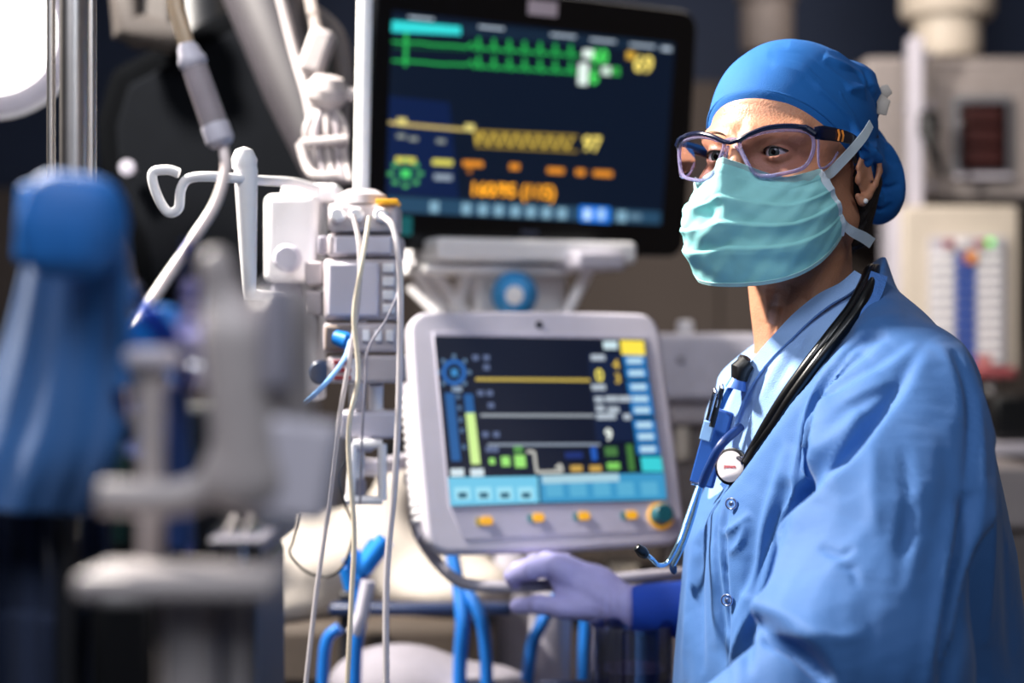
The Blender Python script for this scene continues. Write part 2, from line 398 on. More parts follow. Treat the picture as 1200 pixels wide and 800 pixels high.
t, og = boxth('chart_board', 'cream board with a white and blue chart under the wall cabinet', 'board', 1058, 241, 1194, 438, 3.9, .10, M_cream, 'frame', .008)
bp(t, og, 'side_panel', 1042, 241, 1059, 430, 3.93, .1, M_lilac, .004)
bp(t, og, 'chart', 1090, 277, 1179, 428, 3.885, .02, mat('chart_paper', 'B4B2BC', .6, var=.02), .002)
for r in range(11):
    y = 296+r*12.2
    bp(t, og, 'label_strip', 1093, y, 1118, y+7, 3.875, .012, M_white, .001)
    bp(t, og, 'label_strip', 1147, y, 1174, y+7, 3.875, .012, M_white, .001)
    bp(t, og, 'blue_cell', 1121, y, 1131, y+10, 3.875, .012, mat('chart_blue', '2850A8', .5), .001)
    bp(t, og, 'blue_cell', 1134, y, 1143, y+10, 3.875, .012, mat('chart_blue', '2850A8', .5), .001)
for x0, m in ((1107, M_red), (1121, M_white), (1145, M_red)): bp(t, og, 'header_cell', x0, 281, x0+12, 290, 3.872, .014, m, .001)
bp(t, og, 'header_cell', 1132, 295, 1145, 308, 3.868, .014, mat('amber_sticker', 'E08A28', .5), .001)
tag(MB(og).lathe(W(1160, 284, 3.86), [(.001, 0), (.009, 0), (.009, .006), (.001, .01)], axis=(0, -1, 0), n=16).build('indicator_light', mat('green_led', '50C060', .4, emit='80F070', estr=1.0), t), 'glowing green indicator light')
t, og = boxth('instrument_tray', 'dull red narrow tray below the chart board', 'tray', 1144, 430, 1192, 443, 3.72, .12, M_red, 'tray', .006)
bp(t, og, 'box', 1150, 416, 1163, 430, 3.76, .05, mat('pink_card', 'B87878', .6), .003)
a = W(1160, 443, 3.78); MB(og).tube([a, (a[0], a[1], .0)], .016).build('post', M_steel, t)
t, og = boxth('equipment_trolley', 'black equipment trolley at the right edge beside the gown', 'trolley', 1164, 462, 1230, 516, 3.6, .25, M_black, 'top_unit', .01)
bp(t, og, 'shelf', 1150, 520, 1240, 534, 3.55, .35, M_lilac, .004)
bp(t, og, 'lower_unit', 1176, 560, 1240, 640, 3.6, .3, M_dark, .01)
for x0 in (1158, 1222):
    a = W(x0, 520, 3.62); MB(og).tube([a, (a[0], a[1], 0)], .014).build('post', M_steel, t)
t, og = boxth('storage_bin', 'warm grey bin low behind the gown on the right', 'bin', 1150, 545, 1215, 620, 3.2, .25, M_beige, 'bin', .01)
a = W(1182, 620, 3.3); MB(og).box((a[0], 3.32, a[2]/2), (.1, .2, a[2])).build('stand', M_taupe, t, bevel=.01)

# white box arm behind the ventilator
t, og = boxth('ventilator_housing', 'long white machine housing between the ventilator screen and the nurse', 'machine', 752, 390, 893, 470, 2.75, .22, mat('white_lilac_case', 'C8C4D0', .4), 'case', .012)
MB(og).lathe(W(803, 392, 2.8), [(.014, 0), (.014, .02), (.01, .024)], n=20).build('knob', M_white, t)
tag(MB(og).lathe(W(797, 421, 2.745), [(.001, 0), (.006, 0), (.005, .004), (.001, .004)], axis=(0, -1, 0), n=16).build('screw', M_grey, t), 'small dark screw')
a = W(820, 470, 2.85); MB(og).box((a[0], 2.87, a[2]/2), (.12, .12, a[2])).build('column', M_taupe, t, bevel=.01)
bp(t, og, 'lower_case', 782, 470, 860, 498, 2.78, .16, M_pump, .01)
for x0 in (800, 835): MB(og).lathe(W(x0, 500, 2.8), [(.012, 0), (.014, -.02), (.014, -.05), (.01, -.055)], n=16).build('port', M_cream, t)
# ---------------- patient monitor ----------------
def bezel(name, W_, H_, r, sw, sh, sc, dep, m, par, bow=0, bev=.004):
    b = MB(); b.prism(rrect(W_, H_, r, 8, bow), 0, dep); return b.build(name, m, par, bevel=bev, seg=3)
def srect(t, M, nm, x0, y0, x1, y1, m, y=-.001, th=.0006):
    """flat mark on a screen between two sight points"""
    a = plan(M, x0, y0, y); b = plan(M, x1, y1, y)
    return MB().box(((a[0]+b[0])/2, y-th/2, (a[1]+b[1])/2), (abs(b[0]-a[0]), th, abs(b[1]-a[1]))).build(nm, m, t)
def squad(t, M, nm, pts, m, y=-.001, th=.0006):
    P = [plan(M, *p, y) for p in pts]; return MB().prism(P, y-th, y).build(nm, m, t)
def sline(t, M, nm, pts, wd, m, y=-.0012):
    P = [plan(M, *p, y) for p in pts]; b = MB()
    for (ax_, az), (bx_, bz) in zip(P[:-1], P[1:]):
        l = math.hypot(bx_-ax_, bz-az)+1e-9; nx, nz = -(bz-az)/l*wd/2, (bx_-ax_)/l*wd/2
        V = [(ax_+nx, y, az+nz), (bx_+nx, y, bz+nz), (bx_-nx, y, bz-nz), (ax_-nx, y, az-nz)]
        b.add(V, [(0, 1, 2, 3)])
    return b.build(nm, m, t)
def stext(t, M, nm, s, px, py, size, m, y=-.0015, bold=.0006):
    x_, z_ = plan(M, px, py, y); return text(nm, s, size, m, t, Matrix.Translation((x_, y, z_)) @ TXT, .0001, bold)

MM = panel_matrix(628, 142, 2.6, 28, -6)
t = thing('patient_monitor', 'large black patient monitor showing green and yellow traces', 'monitor', M=MM)
MB().prism([(x_+.005, z_-.006) for x_, z_ in rrect(.556, .390, .028, 8, .008)], 0, .05).build('housing', M_gloss, t, bevel=.004, seg=3)
MB().prism(rrect(.40, .27, .03, 6), .05, .085).build('rear_cover', M_dark, t, bevel=.01)
q = [(460, 12), (791, 51), (775, 264), (451, 249)]
P = [plan(MM, *p, -.0005) for p in q]
scr = MB().prism(P, -.0006, .001).build('screen', emi('07203E', .42), t)
z3 = lambda p: (410+p[0]/2.581, p[1]/2.581)
def mr(nm, x0, y0, x1, y1, h, s=1.0, y=-.0015): return srect(t, MM, nm, *z3((x0, y0)), *z3((x1, y1)), emi(h, s), y)
def ml(nm, pts, wd, h, s=1.0): return sline(t, MM, nm, [z3(p) for p in pts], wd, emi(h, s), -.0016)
def mt(nm, s_, x_, y_, size, h, s=1.0, bold=.0008): return stext(t, MM, nm, s_, *z3((x_, y_)), size, emi(h, s), -.002, bold)
squad(t, MM, 'header_bar', [z3(p) for p in ((130, 50), (975, 130), (975, 160), (130, 92))], emi('16304A', .6))
squad(t, MM, 'patient_field', [z3(p) for p in ((128, 62), (335, 80), (335, 106), (126, 96))], emi('30D0D0', 1.2), -.0012)
squad(t, MM, 'blue_glow', [z3(p) for p in ((120, 290), (300, 310), (330, 600), (112, 585))], emi('0C3070', .38), -.0009)  # blue reflected glow on the screen, painted as a flat emissive patch
for x_, y_, s_ in ((215, 55, 'Bed 4'), (428, 84, '12:08:35'), (645, 108, 'Adult'), (765, 123, 'Alarms'), (885, 138, 'Main'), (957, 148, '1A')): mr('header_text', x_-38 if x_ < 950 else x_-14, y_-7, x_+38 if x_ < 950 else x_+14, y_+7, 'C8D8E8', .9)
random.seed(2)
def ecg(y0, y1, nm):
    pts = [(128, y0)]; 
    for i in range(1, 11): pts.append((128+i*23, y0+(y1-y0)*i*23/575+random.uniform(-2, 2)))
    x = 370; pts.append((366, y0+(y1-y0)*.42-14)); pts.append((374, y0+(y1-y0)*.43+4))
    while x < 690:
        b = y0+(y1-y0)*(x-128)/575
        pts += [(x, b+4), (x+14, b+4), (x+19, b-30), (x+25, b+10), (x+34, b+2), (x+45, b+4)]; x += 46.5
    ml(nm, pts, .0034, '28B050', 1.1)
ecg(125, 168, 'green_waveform'); ecg(183, 218, 'green_waveform')
ml('grid_line', [(130, 142), (360, 152)], .0014, '1C8040', .7)
ml('green_cursor', [(171, 85), (168, 200)], .006, '2CB858', 1.0)
ml('yellow_waveform', [(118, 370), (160, 376), (250, 384), (345, 392)], .0045, 'D8C070', 1.0)
zz = [(380, 398)]; x = 384; i = 0
while x < 690: zz.append((x, (400 if i % 2 else 436)+(x-384)*.055)); x += 17; i += 1
ml('yellow_waveform', zz, .0042, 'D8B84A', 1.0)
ml('yellow_baseline', [(380, 442), (690, 458)], .003, 'A88C38', .9); ml('yellow_baseline', [(375, 396), (690, 412)], .003, 'B89A40', .9)
for x_, y_ in ((157, 368), (362, 386)): mr('yellow_marker', x_-14, y_-12, x_+14, y_+12, 'E8D880', 1.0, -.0018)
for x_, y_ in ((155, 412), (192, 420), (275, 427)): mr('small_label', x_-13, y_-7, x_+13, y_+7, 'A0A8A0', .8)
mt('green_reading', '60', 755, 172, .030, '4CE060', 1.3); mr('white_tag', 706, 148, 736, 178, 'E8F8F0', 1.1)
mt('green_reading', '6', 738, 232, .034, '4CE060', 1.2); mr('white_tag', 693, 190, 718, 258, 'E8F8F0', 1.1); mt('green_reading', '12', 803, 216, .016, '40C850', 1.2); mr('white_tag', 762, 200, 788, 228, 'D8F0E0', 1.0)
mt('yellow_reading', '69', 888, 196, .036, 'F8E070', 1.3); mr('yellow_tag', 838, 155, 860, 180, 'E8B840', 1.0)
mt('yellow_reading', '97', 732, 437, .032, 'F8E070', 1.3)
for x_, y_, w_, h in ((168, 484, 30, 'E8E060'), (280, 491, 30, 'E8E060'), (372, 495, 30, 'F0962A'), (498, 504, 14, 'F0962A'), (622, 516, 24, 'F0962A'), (697, 521, 13, 'F0962A'), (765, 525, 28, 'F0962A'), (362, 514, 6, 'B06A20')): mr('alarm_label', x_-w_, y_-10, x_+w_, y_+10, h, 1.0)
mr('small_label', 255, 526, 308, 546, 'A8B8C8', .8)
for a in range(8): mr('status_dot', 168+44*math.cos(a*.785)-8, 525+36*math.sin(a*.785)-7, 168+44*math.cos(a*.785)+8, 525+36*math.sin(a*.785)+7, '58C070', .9)
mr('status_dot', 155, 512, 182, 538, '50E070', 1.0)
mt('orange_reading', '160/95 (115)', 494, 579, .0285, 'FFAA20', 1.7, .0005)
squad(t, MM, 'tool_bar', [z3(p) for p in ((112, 592), (940, 640), (938, 678), (112, 640))], emi('2C5474', .75), -.0012)
for x_ in (255, 352, 402, 450, 500, 547, 594, 641, 822): mr('tool_icon', x_-13, 606+(x_-200)*.05, x_+13, 606+(x_-200)*.05+34, '8CB8D0', .9)
mr('tool_icon', 845, 645, 880, 665, '6C90A8', .8)
squad(t, MM, 'active_button', [z3(p) for p in ((695, 622), (786, 627), (785, 674), (695, 669))], emi('1878E8', 1.2), -.0014)
mr('tool_icon', 708, 632, 728, 664, 'C8E8FF', 1.1, -.0018); mr('tool_icon', 750, 632, 770, 664, 'B0D8F8', 1.0, -.0018)
x_, z_ = plan(MM, *z3((543, 704)), 0); text('brand_lettering', 'PHILIPS', .0095, mat('grey_lettering', '4A5068', .5), t, Matrix.Translation((x_, -.0005, z_)) @ TXT, .0004, .0003)
srect(t, MM, 'sticker', *z3((540, -2)), *z3((626, 52)), mat('pink_white_sticker', 'C8B8C0', .5), -.0001)
srect(t, MM, 'sticker', *z3((152, 655)), *z3((186, 712)), mat('teal_sticker', '1C9090', .5), -.0001)

# shelf, struts and column under the monitor
og = W(600, 330, 2.68); t = thing('monitor_cart', 'white shelf and splayed struts carrying the black monitor', 'cart', (og[0], og[1], 0)); og = np.array((og[0], og[1], 0))
Ms = panel_matrix(600, 297, 2.66, 24, 0); A3 = np.array(Ms.to_3x3())
MB(og).box(W(595, 298, 2.66), (.33, .24, .034), A3).build('shelf', M_white, t, bevel=.008)
MB(og).box(W(688, 306, 2.6), (.085, .1, .03), A3).build('shelf_end', M_lilac, t, bevel=.008)
MB(og).box(W(560, 318, 2.64), (.24, .18, .012), A3).build('under_plate', M_white, t, bevel=.003)
for a, b, r in (((475, 300), (520, 365), .010), ((500, 308), (545, 370), .011), ((548, 320), (530, 372), .011), ((690, 316), (662, 372), .009), ((480, 335), (520, 375), .008)):
    MB(og).tube([W(*a, 2.63), W(*b, 2.63)], r, 12).build('strut', M_white, t)
a = W(605, 340, 2.68); MB(og).box((a[0]-.01, 2.70, a[2]-.03), (.16, .1, .11), A3).build('head_block', M_white, t, bevel=.012)
MB(og).tube([(a[0], 2.72, a[2]), (a[0], 2.72, .06)], .035, 24).build('column', M_lilac, t)
MB(og).box((a[0]+.06, 2.72, .05), (.22, .22, .05)).build('base', M_lilac, t, bevel=.02)
c = W(603, 345, 2.56)
tag(MB(og).lathe(c, [(.001, .03), (.02, .028), (.032, .012), (.035, 0), (.032, -.012), (.02, -.03), (.02, -.1)], axis=(0, -1, 0), n=32).build('lock_knob', M_cyan, t), 'round bright blue knob')
MB(og).lathe(c+np.array([0, -.031, -.002]), [(.001, .004), (.012, .003), (.014, 0)], axis=(0, -1, 0), n=24).build('knob_cap', M_white, t)

# ---------------- ventilator ----------------
VM = panel_matrix(642.7, 501.3, 2.2, 20, 17)
t = thing('ventilator_screen', 'tilted pale grey ventilator touch screen with blue display', 'ventilator', M=VM)
MB().prism(rrect(.350, .312, .026, 8, .014), 0, .022).build('front_shell', M_lilac, t, bevel=.006, seg=4)
MB().prism(rrect(.335, .298, .03, 8, .014), .022, .055).build('rear_shell', M_white, t, bevel=.012, seg=3)
z4 = lambda p: (470+p[0]/2.58, 350+p[1]/2.58)
fr = [plan(VM, *z4(p), -.001) for p in ((95, 98), (742, 112), (812, 612), (845, 700), (190, 728), (145, 628))]
MB().prism(fr, -.0012, .004).build('display_frame', mat('frame_lilac_grey', 'B0ADBE', .4, var=.03), t, bevel=.001)
MB().prism([plan(VM, *z4(p), -.0014) for p in ((100, 112), (735, 122), (804, 610), (150, 628))], -.0016, .001).build('screen', emi('05183A', .42), t)
def vr(nm, x0, y0, x1, y1, h, s=1.0, y=-.0022): return srect(t, VM, nm, *z4((x0, y0)), *z4((x1, y1)), emi(h, s), y)
def vl(nm, pts, wd, h, s=1.0): return sline(t, VM, nm, [z4(p) for p in pts], wd, emi(h, s), -.0024)
def vt(nm, s_, x_, y_, size, h, s=1.0, bold=.0005): return stext(t, VM, nm, s_, *z4((x_, y_)), size, emi(h, s), -.0026, bold)
def vq(nm, pts, h, s=1.0, y=-.0019): return squad(t, VM, nm, [z4(p) for p in pts], emi(h, s), y)
rg = [(160+31*math.cos(a), 222+33*math.sin(a)) for a in np.linspace(0, 6.283, 25)]
vl('gauge_ring', rg, .0055, '2468B8', 1.0)
for a in np.linspace(0, 6.283, 9)[:-1]: vr('gauge_tick', 160+46*math.cos(a)-6, 222+48*math.sin(a)-6, 160+46*math.cos(a)+6, 222+48*math.sin(a)+6, '6A8CB0', .8)
vr('gauge_centre', 150, 212, 172, 234, '3888C8', 1.0); vr('small_label', 153, 266, 184, 280, '9CB0C8', .9)
vq('level_bar', ((132, 285), (160, 285), (180, 490), (153, 490)), '1E5EA0', .95)
vq('level_bar', ((190, 288), (216, 288), (222, 345), (195, 345)), '1E5EA0', .95); vq('level_fill', ((195, 345), (222, 345), (240, 500), (212, 500)), 'C8E890', 1.15)
for x_, y_ in ((172, 296), (176, 330), (180, 366), (184, 398), (190, 448)): vr('scale_mark', x_-6, y_-7, x_+6, y_+7, '5C7EA8', .8)
for x_ in (170, 230): vr('value_label', x_-21, 514, x_+21, 536, 'D8E8F0', 1.0)
vl('yellow_trace', [(225, 243), (572, 246)], .0042, 'C8B050', 1.0); vl('white_trace', [(240, 352), (586, 353)], .0042, '98A0A8', 1.0)
vl('white_trace', [(262, 441), (602, 440)], .0036, '8C98A8', 1.0)
for x_, y_ in ((225, 178), (258, 178), (258, 207), (240, 285), (268, 285), (272, 322), (255, 410), (288, 410), (265, 455), (285, 455)): vr('small_label', x_-10, y_-8, x_+10, y_+8, '6878A0', .8)
vr('white_button', 610, 128, 655, 152, 'D0E8F0', 1.0); vq('yellow_button', ((662, 125), (733, 127), (738, 171), (667, 169)), 'F0D848', 1.2)
for i, y_ in enumerate((188, 225, 267, 303, 337, 382, 417, 455)):
    x_ = 676+(y_-188)*.15; vq('blue_button', ((x_-6, y_-17), (x_+62, y_-17), (x_+67, y_+16), (x_-1, y_+16)), '1878C0', 1.0); vr('button_text', x_+6, y_-9, x_+54, y_+8, 'B8DCF0', 1.0, -.0026)
vq('cyan_button', ((724, 478), (786, 478), (792, 522), (729, 522)), '38C8D0', 1.1)
vq('reading_column', ((565, 165), (690, 165), (720, 430), (590, 430)), '0B2148', .7, -.0018)
vt('yellow_reading', '0', 600, 233, .024, 'F0E060', 1.2); vt('yellow_reading', '4', 650, 200, .018, 'D8B848', 1.1); vt('yellow_reading', '3', 656, 242, .018, 'D8B848', 1.1)
for x_, y_, w_ in ((595, 178, 22), (597, 268, 22), (598, 305, 14), (636, 303, 20), (677, 303, 20), (602, 332, 14), (642, 336, 18), (620, 356, 30), (683, 357, 12)): vr('reading_text', x_-w_, y_-9, x_+w_, y_+8, 'B8C4D0', .95)
vt('white_reading', '9', 628, 412, .022, 'E8F0E8', 1.2)
vr('green_reading', 680, 440, 708, 520, '4C8840', .8); vr('green_reading', 622, 495, 662, 515, '80D060', 1.0); vr('green_reading', 615, 448, 655, 475, '508848', .8)
for x_, r in ((275, 9), (316, 14), (360, 18)): vr('green_value', x_-r, 491-r, x_+r, 491+r, '98E070', 1.1)
vr('green_value', 340, 445, 368, 465, '60A850', .8)
for x_ in (530, 588): vr('amber_value', x_-19, 504, x_+19, 522, 'D0A850', .9)
vl('white_loop', [(380, 462), (402, 462), (410, 524), (488, 522), (482, 500), (468, 512)], .0040, 'C8C8C0', 1.0)
vr('blue_value', 495, 464, 550, 482, '142C70', 1.0); vr('blue_value', 572, 448, 594, 488, '1C58B8', 1.0)
vq('lower_menu', ((142, 540), (412, 536), (418, 616), (150, 626)), '6CC0E0', 1.1); vq('lower_menu', ((418, 534), (795, 526), (803, 606), (424, 616)), '3C98C8', 1.0)
for i in range(4): vr('menu_cell', 160+i*64, 570, 212+i*64, 608, '98D8EC', 1.1)
for i in range(5): vr('menu_cell', 436+i*72, 558-i*1, 490+i*72, 598-i*1, '58AED4', 1.0)
vr('menu_header', 425, 534, 660, 552, 'A8D0E0', 1.0)
for i in range(4): vr('menu_text', 172+i*64, 586, 200+i*64, 602, '28687F', .8, -.0028)
for x_, y_ in ((260, 671), (416, 661), (554, 656), (698, 653)):
    a = plan(VM, *z4((x_, y_)), -.003); MB().prism([(a[0]+p[0], a[1]+p[1]) for p in rrect(.0155, .0105, .004, 4)], -.0035, 0).build('amber_key', M_orange, t)
    a = plan(VM, *z4((x_-24, y_+2)), -.003); MB().prism([(a[0]+p[0], a[1]+p[1]) for p in rrect(.008, .011, .003, 4)], -.002, 0).build('teal_key', mat('teal_key', '4A8088', .4) if x_ > 300 else mat('olive_key', 'B09A48', .4), t)
a = plan(VM, *z4((785, 657)), -.003); MB().lathe((a[0], -.0015, a[1]), [(.0175, 0), (.0175, .003), (.0115, .0035)], axis=(0, -1, 0), n=32).build('knob_ring', M_orange, t)
a = plan(VM, *z4((797, 648)), -.02); MB().lathe((a[0], 0, a[1]), [(.0138, 0), (.013, .02), (.011, .022), (.001, .022)], axis=(0, -1, 0), n=32).build('rotary_knob', mat('dark_teal_knob', '0F5560', .4), t)
a = plan(VM, *z4((418, 78)), -.001); MB().lathe((a[0], 0, a[1]), [(.001, .0015), (.005, .0015), (.005, 0)], axis=(0, -1, 0), n=16).build('sensor', M_dark, t)
for i in range(16):   # ribbed cable along the left side
    z_ = .05-i*.0105; MB().lathe((-.172+.0*i, .035, z_), [(.006, -.0045), (.011, -.002), (.011, .002), (.006, .0045)], n=16).build('rib', M_white, t)
MB().tube([(-.172, .035, .07), (-.172, .035, -.13)], .007, 12).build('cable_core', M_lilac, t)
MB().box((0, .07, -.02), (.12, .035, .12)).build('mount_plate', M_grey, t, bevel=.008)
og = W(645, 520, 2.42); t = thing('ventilator_cart', 'ventilator cart behind the tilted touch screen', 'cart', (og[0], og[1], 0)); og = np.array((og[0], og[1], 0))
MB(og).tube([og+(0, 0, .05), og+(0, 0, 1.2)], .03, 24).build('column', M_lilac, t); MB(og).box(og+(.05, 0, .04), (.25, .22, .05)).build('base', M_grey, t, bevel=.02)
MB(og).tube([(og[0], og[1]-.005, 1.19), (og[0]-.01, 2.285, 1.19)], .018, 16).build('bracket', M_grey, t)
t = thing('grab_rail', 'bent grey rail below the ventilator screen, held by the gloved hand', 'rail', W(560, 686, 2.12)); og = W(560, 686, 2.12)
MB(og).tube(smooth(wp([(484, 560, 2.24), (486, 610, 2.2), (500, 642, 2.16), (530, 676, 2.13), (560, 686, 2.12), (620, 687, 2.12), (700, 680, 2.13), (795, 672, 2.16), (900, 668, 2.3)])), .0075, 16).build('rail', mat('rail_grey', '9A96A0', .4), t)
for (x_, y_) in ((484, 560), (900, 668)): MB(og).lathe(W(x_, y_, 2.25 if x_ < 600 else 2.3), [(.012, -.01), (.012, .02)], axis=(0, 1, 0), n=16).build('end_socket', M_grey, t)
# ---------------- infusion pumps on the white pole, left of the monitors ----------------
D = 1.92
og = W(428, 400, 2.04); og = np.array((og[0], og[1], 0))
t = thing('iv_pole', 'bright white upright pole left of the black monitor, carrying the pumps', 'pole', og)
top = W(429, -60, 2.04); bot = W(417, 560, 2.04); dd = (bot-top)/(bot-top)[2]
MB(og).tube([top, bot], .0095, 24).build('tube', mat('gloss_white_pole', 'FFFFFF', .3), t)
MB(og).tube([W(417, 545, 2.04), W(440, 548, 2.2), (.0, 2.70, W(0, 548, 2.04)[2])], .011, 14).build('side_arm', M_lilac, t)
MB(og).lathe(W(417, 560, 2.04), [(.009, 0), (.012, -.004), (.012, -.02), (.008, -.024)], n=20).build('end_cap', M_grey, t)
def pbx(t, og, nm, x0, y0, x1, y1, D, dy, m, bevel=.004):
    c, d = bx(x0, y0, x1, y1, D, dy); return MB(og).box(c, d).build(nm, m, t, bevel=bevel, seg=3)
def pthing(nm, lab, cat, x0, y0, x1, y1, D, dy, m, part='housing', bevel=.005, group=None):
    c, d = bx(x0, y0, x1, y1, D, dy); og = np.array((c[0], c[1], c[2]-d[2]/2)); t = thing(nm, lab, cat, og, group=group)
    MB(og).box(c, d).build(part, m, t, bevel=bevel, seg=3); return t, og
t, g = pthing('docking_station', 'bright white docking block on the left of the pump stack', 'dock', 308, 226, 372, 332, 1.96, .12, M_white, bevel=.010)
pbx(t, g, 'top_hump', 328, 214, 398, 236, 1.98, .09, M_white, .009)
pbx(t, g, 'backplate', 352, 238, 372, 470, 1.99, .09, M_white, .004); pbx(t, g, 'lower_block', 318, 330, 354, 470, 1.99, .08, M_lilac, .006)
MB(g).lathe(W(338, 303, 1.94), [(.016, 0), (.016, .016), (.012, .02)], axis=(0, -1, 0), n=20).build('clamp_knob', M_lilac, t)
t, g = pthing('connector_block', 'grey socket block with three cable plugs on top of the pump stack', 'connector', 384, 238, 466, 271, 1.90, .08, M_pump)
MB(g).lathe(W(424, 240, 1.93), [(.031, 0), (.028, .010), (.016, .017), (.001, .018)], n=32).build('dome', M_pump, t)
for x_ in (396, 418, 447): MB(g).lathe(W(x_, 252, 1.90), [(.0085, 0), (.0085, .008), (.006, .014), (.001, .014)], axis=(0, -1, 0), n=20).build('plug', M_white, t)
pbx(t, g, 'warning_label', 440, 233, 466, 238, 1.89, .05, M_orange, .001)
mods = [(383, 273, 468, 301, 'upper narrow infusion pump just under the socket block'), (379, 303, 466, 375, 'tall infusion pump with a wide blank door in the middle of the stack'),
        (378, 378, 466, 413, 'infusion pump with a brown panel and blue clip'), (383, 416, 470, 449, 'lowest infusion pump with a red and white label')]
for i, (x0, y0, x1, y1, lab) in enumerate(mods):
    t, g = pthing('infusion_pump', lab, 'pump', x0, y0, x1, y1, 1.91, .10, M_pump)
    if i == 0: pbx(t, g, 'front_panel', 392, 277, 458, 297, 1.905, .01, M_lilac, .002); pbx(t, g, 'side_latch', 372, 276, 383, 298, 1.93, .06, M_grey, .003)
    if i == 1:
        pbx(t, g, 'door', 383, 307, 444, 371, 1.902, .012, M_lilac, .004)
        for y_ in (308, 324, 340, 356): pbx(t, g, 'key', 448, y_, 462, y_+11, 1.903, .01, M_white, .002)
        for y_ in (306, 341): pbx(t, g, 'side_latch', 357, y_, 378, y_+28, 1.93, .06, M_pump, .003)
    if i == 2:
        pbx(t, g, 'brown_panel', 380, 381, 416, 411, 1.902, .012, mat('brown_plastic', '7A6A60', .5), .003)
        MB(g).tube(wp([(393, 395, 1.885), (404, 399, 1.88), (414, 401, 1.885)]), [.008, .010, .006], 12).build('blue_clip', M_blue, t)
        for x_ in (424, 438, 452): pbx(t, g, 'key', x_, 386, x_+9, 400, 1.903, .01, M_white, .002)
    if i == 3:
        pbx(t, g, 'label', 389, 420, 416, 446, 1.902, .012, M_white, .001)
        for y_ in (422, 431, 440): pbx(t, g, 'red_mark', 391, y_, 403+(y_ % 3)*4, y_+5, 1.898, .012, mat('label_red', 'A03038', .5), .0005)
        MB(g).lathe(W(376, 436, 1.93), [(.014, 0), (.014, .012), (.011, .015)], axis=(0, -1, 0), n=20).build('knob', mat('slate_blue_plastic', '3C4E70', .4), t)
        MB(g).tube(wp([(440, 450, 1.95), (440, 480, 1.96), (452, 492, 1.97)]), .009, 12).build('outlet_elbow', M_white, t)
t, g = pthing('clamp_bracket', 'open grey frame bracket clamped to the pole below the pumps', 'bracket', 396, 482, 466, 514, 1.94, .07, M_lilac, 'block')
fr_ = MB(g)
for a, b in (((414, 520), (448, 520)), ((448, 520), (448, 586)), ((448, 586), (404, 586)), ((414, 520), (410, 586))): fr_.tube([W(*a, 1.93), W(*b, 1.93)], .0052, 8)
fr_.build('frame', M_white, t); pbx(t, g, 'spacer', 420, 512, 436, 522, 1.93, .03, M_grey, .002)
pbx(t, g, 'pole_clamp', 404, 494, 436, 530, 1.99, .08, M_lilac, .004)

# hooks
def tubeth(nm, lab, cat, pts, r, m, n=10, group=None, sm=8, part=False):
    P = smooth(wp(pts), sm); o = MB(P[-1]).tube(P, r, n).build(nm, m); o.location = tuple(P[-1]); return tag(o, lab, cat, group)
og = W(292, 340, 1.75)
t = thing('drip_hook_bar', 'white bent hook bar running left from the pump stack', 'hook', og)
MB(og).tube(smooth(wp([(210, 203, 1.75), (196, 199, 1.75), (179, 203, 1.75), (183, 226, 1.75), (196, 248, 1.75), (209, 244, 1.75), (212, 222, 1.75), (222, 209, 1.75), (250, 207, 1.75), (300, 211, 1.78), (345, 214, 1.92), (372, 222, 1.96)]), 8), .0052, 12).build('hook_rod', M_white, t)
MB(og).tube(wp([(285, 188, 1.77), (288, 200, 1.77), (292, 340, 1.77), (292, 352, 1.77)]), [.013, .0125, .0075, .006], 16).build('post', M_white, t)
MB(og).lathe(W(286, 189, 1.77), [(.001, .015), (.009, .012), (.014, .002), (.013, -.008)], n=20).build('rounded_cap', M_white, t)
MB(og).tube([W(292, 345, 1.77), W(330, 350, 1.95)], .006, 10).build('arm', M_white, t)

# drip chamber with its lines
og = W(262, 172, 1.35); t = thing('drip_chamber', 'clear drip chamber on an intravenous line above the hook bar', 'drip set', og)
MB(og).tube(wp([(200, -30, 1.35), (207, 12, 1.35), (216, 42, 1.35), (222, 60, 1.35)]), [.0062, .0064, .0066, .006], 14).build('upper_line', mat('amber_line', 'CDB79C', .2, trans=.3), t)
ax = W(262, 172, 1.35)-W(222, 58, 1.35); L_ = np.linalg.norm(ax)
MB(og).lathe(W(220, 56, 1.35), [(.006, -.004), (.0085, .0), (.0095, .006), (.0115, .009), (.0115, .014), (.0102, .016)], axis=ax, n=28).build('spike_cap', M_lilac, t)
MB(og).lathe(W(220, 56, 1.35), [(.0102, .015), (.0108, .066), (.0098, .0665), (.0094, .016)], axis=ax, n=28, cap=False).build('chamber', mat('frosted_chamber', 'C4BAC0', .2, trans=.5, ior=1.2), t)
MB(og).lathe(W(220, 56, 1.35), [(.001, .021), (.0045, .022), (.004, .032), (.001, .036)], axis=ax, n=16).build('drip_nozzle', M_white, t)
MB(og).lathe(W(220, 56, 1.35), [(.001, .05), (.0075, .05), (.008, .062), (.001, .063)], axis=ax, n=20).build('filter', M_linen, t)
MB(og).lathe(W(220, 56, 1.35), [(.0108, .064), (.0114, .066), (.0114, .078), (.0085, .082), (.005, .083)], axis=ax, n=28).build('lower_cap', M_lilac, t)
MB(og).tube(smooth(wp([(262, 172, 1.35), (264, 200, 1.34), (252, 240, 1.32), (228, 278, 1.3), (205, 312, 1.28), (178, 352, 1.25), (155, 388, 1.22), (140, 430, 1.2)])), .0042, 12).build('lower_line', mat('pale_line', 'E6D6D2', .25), t)

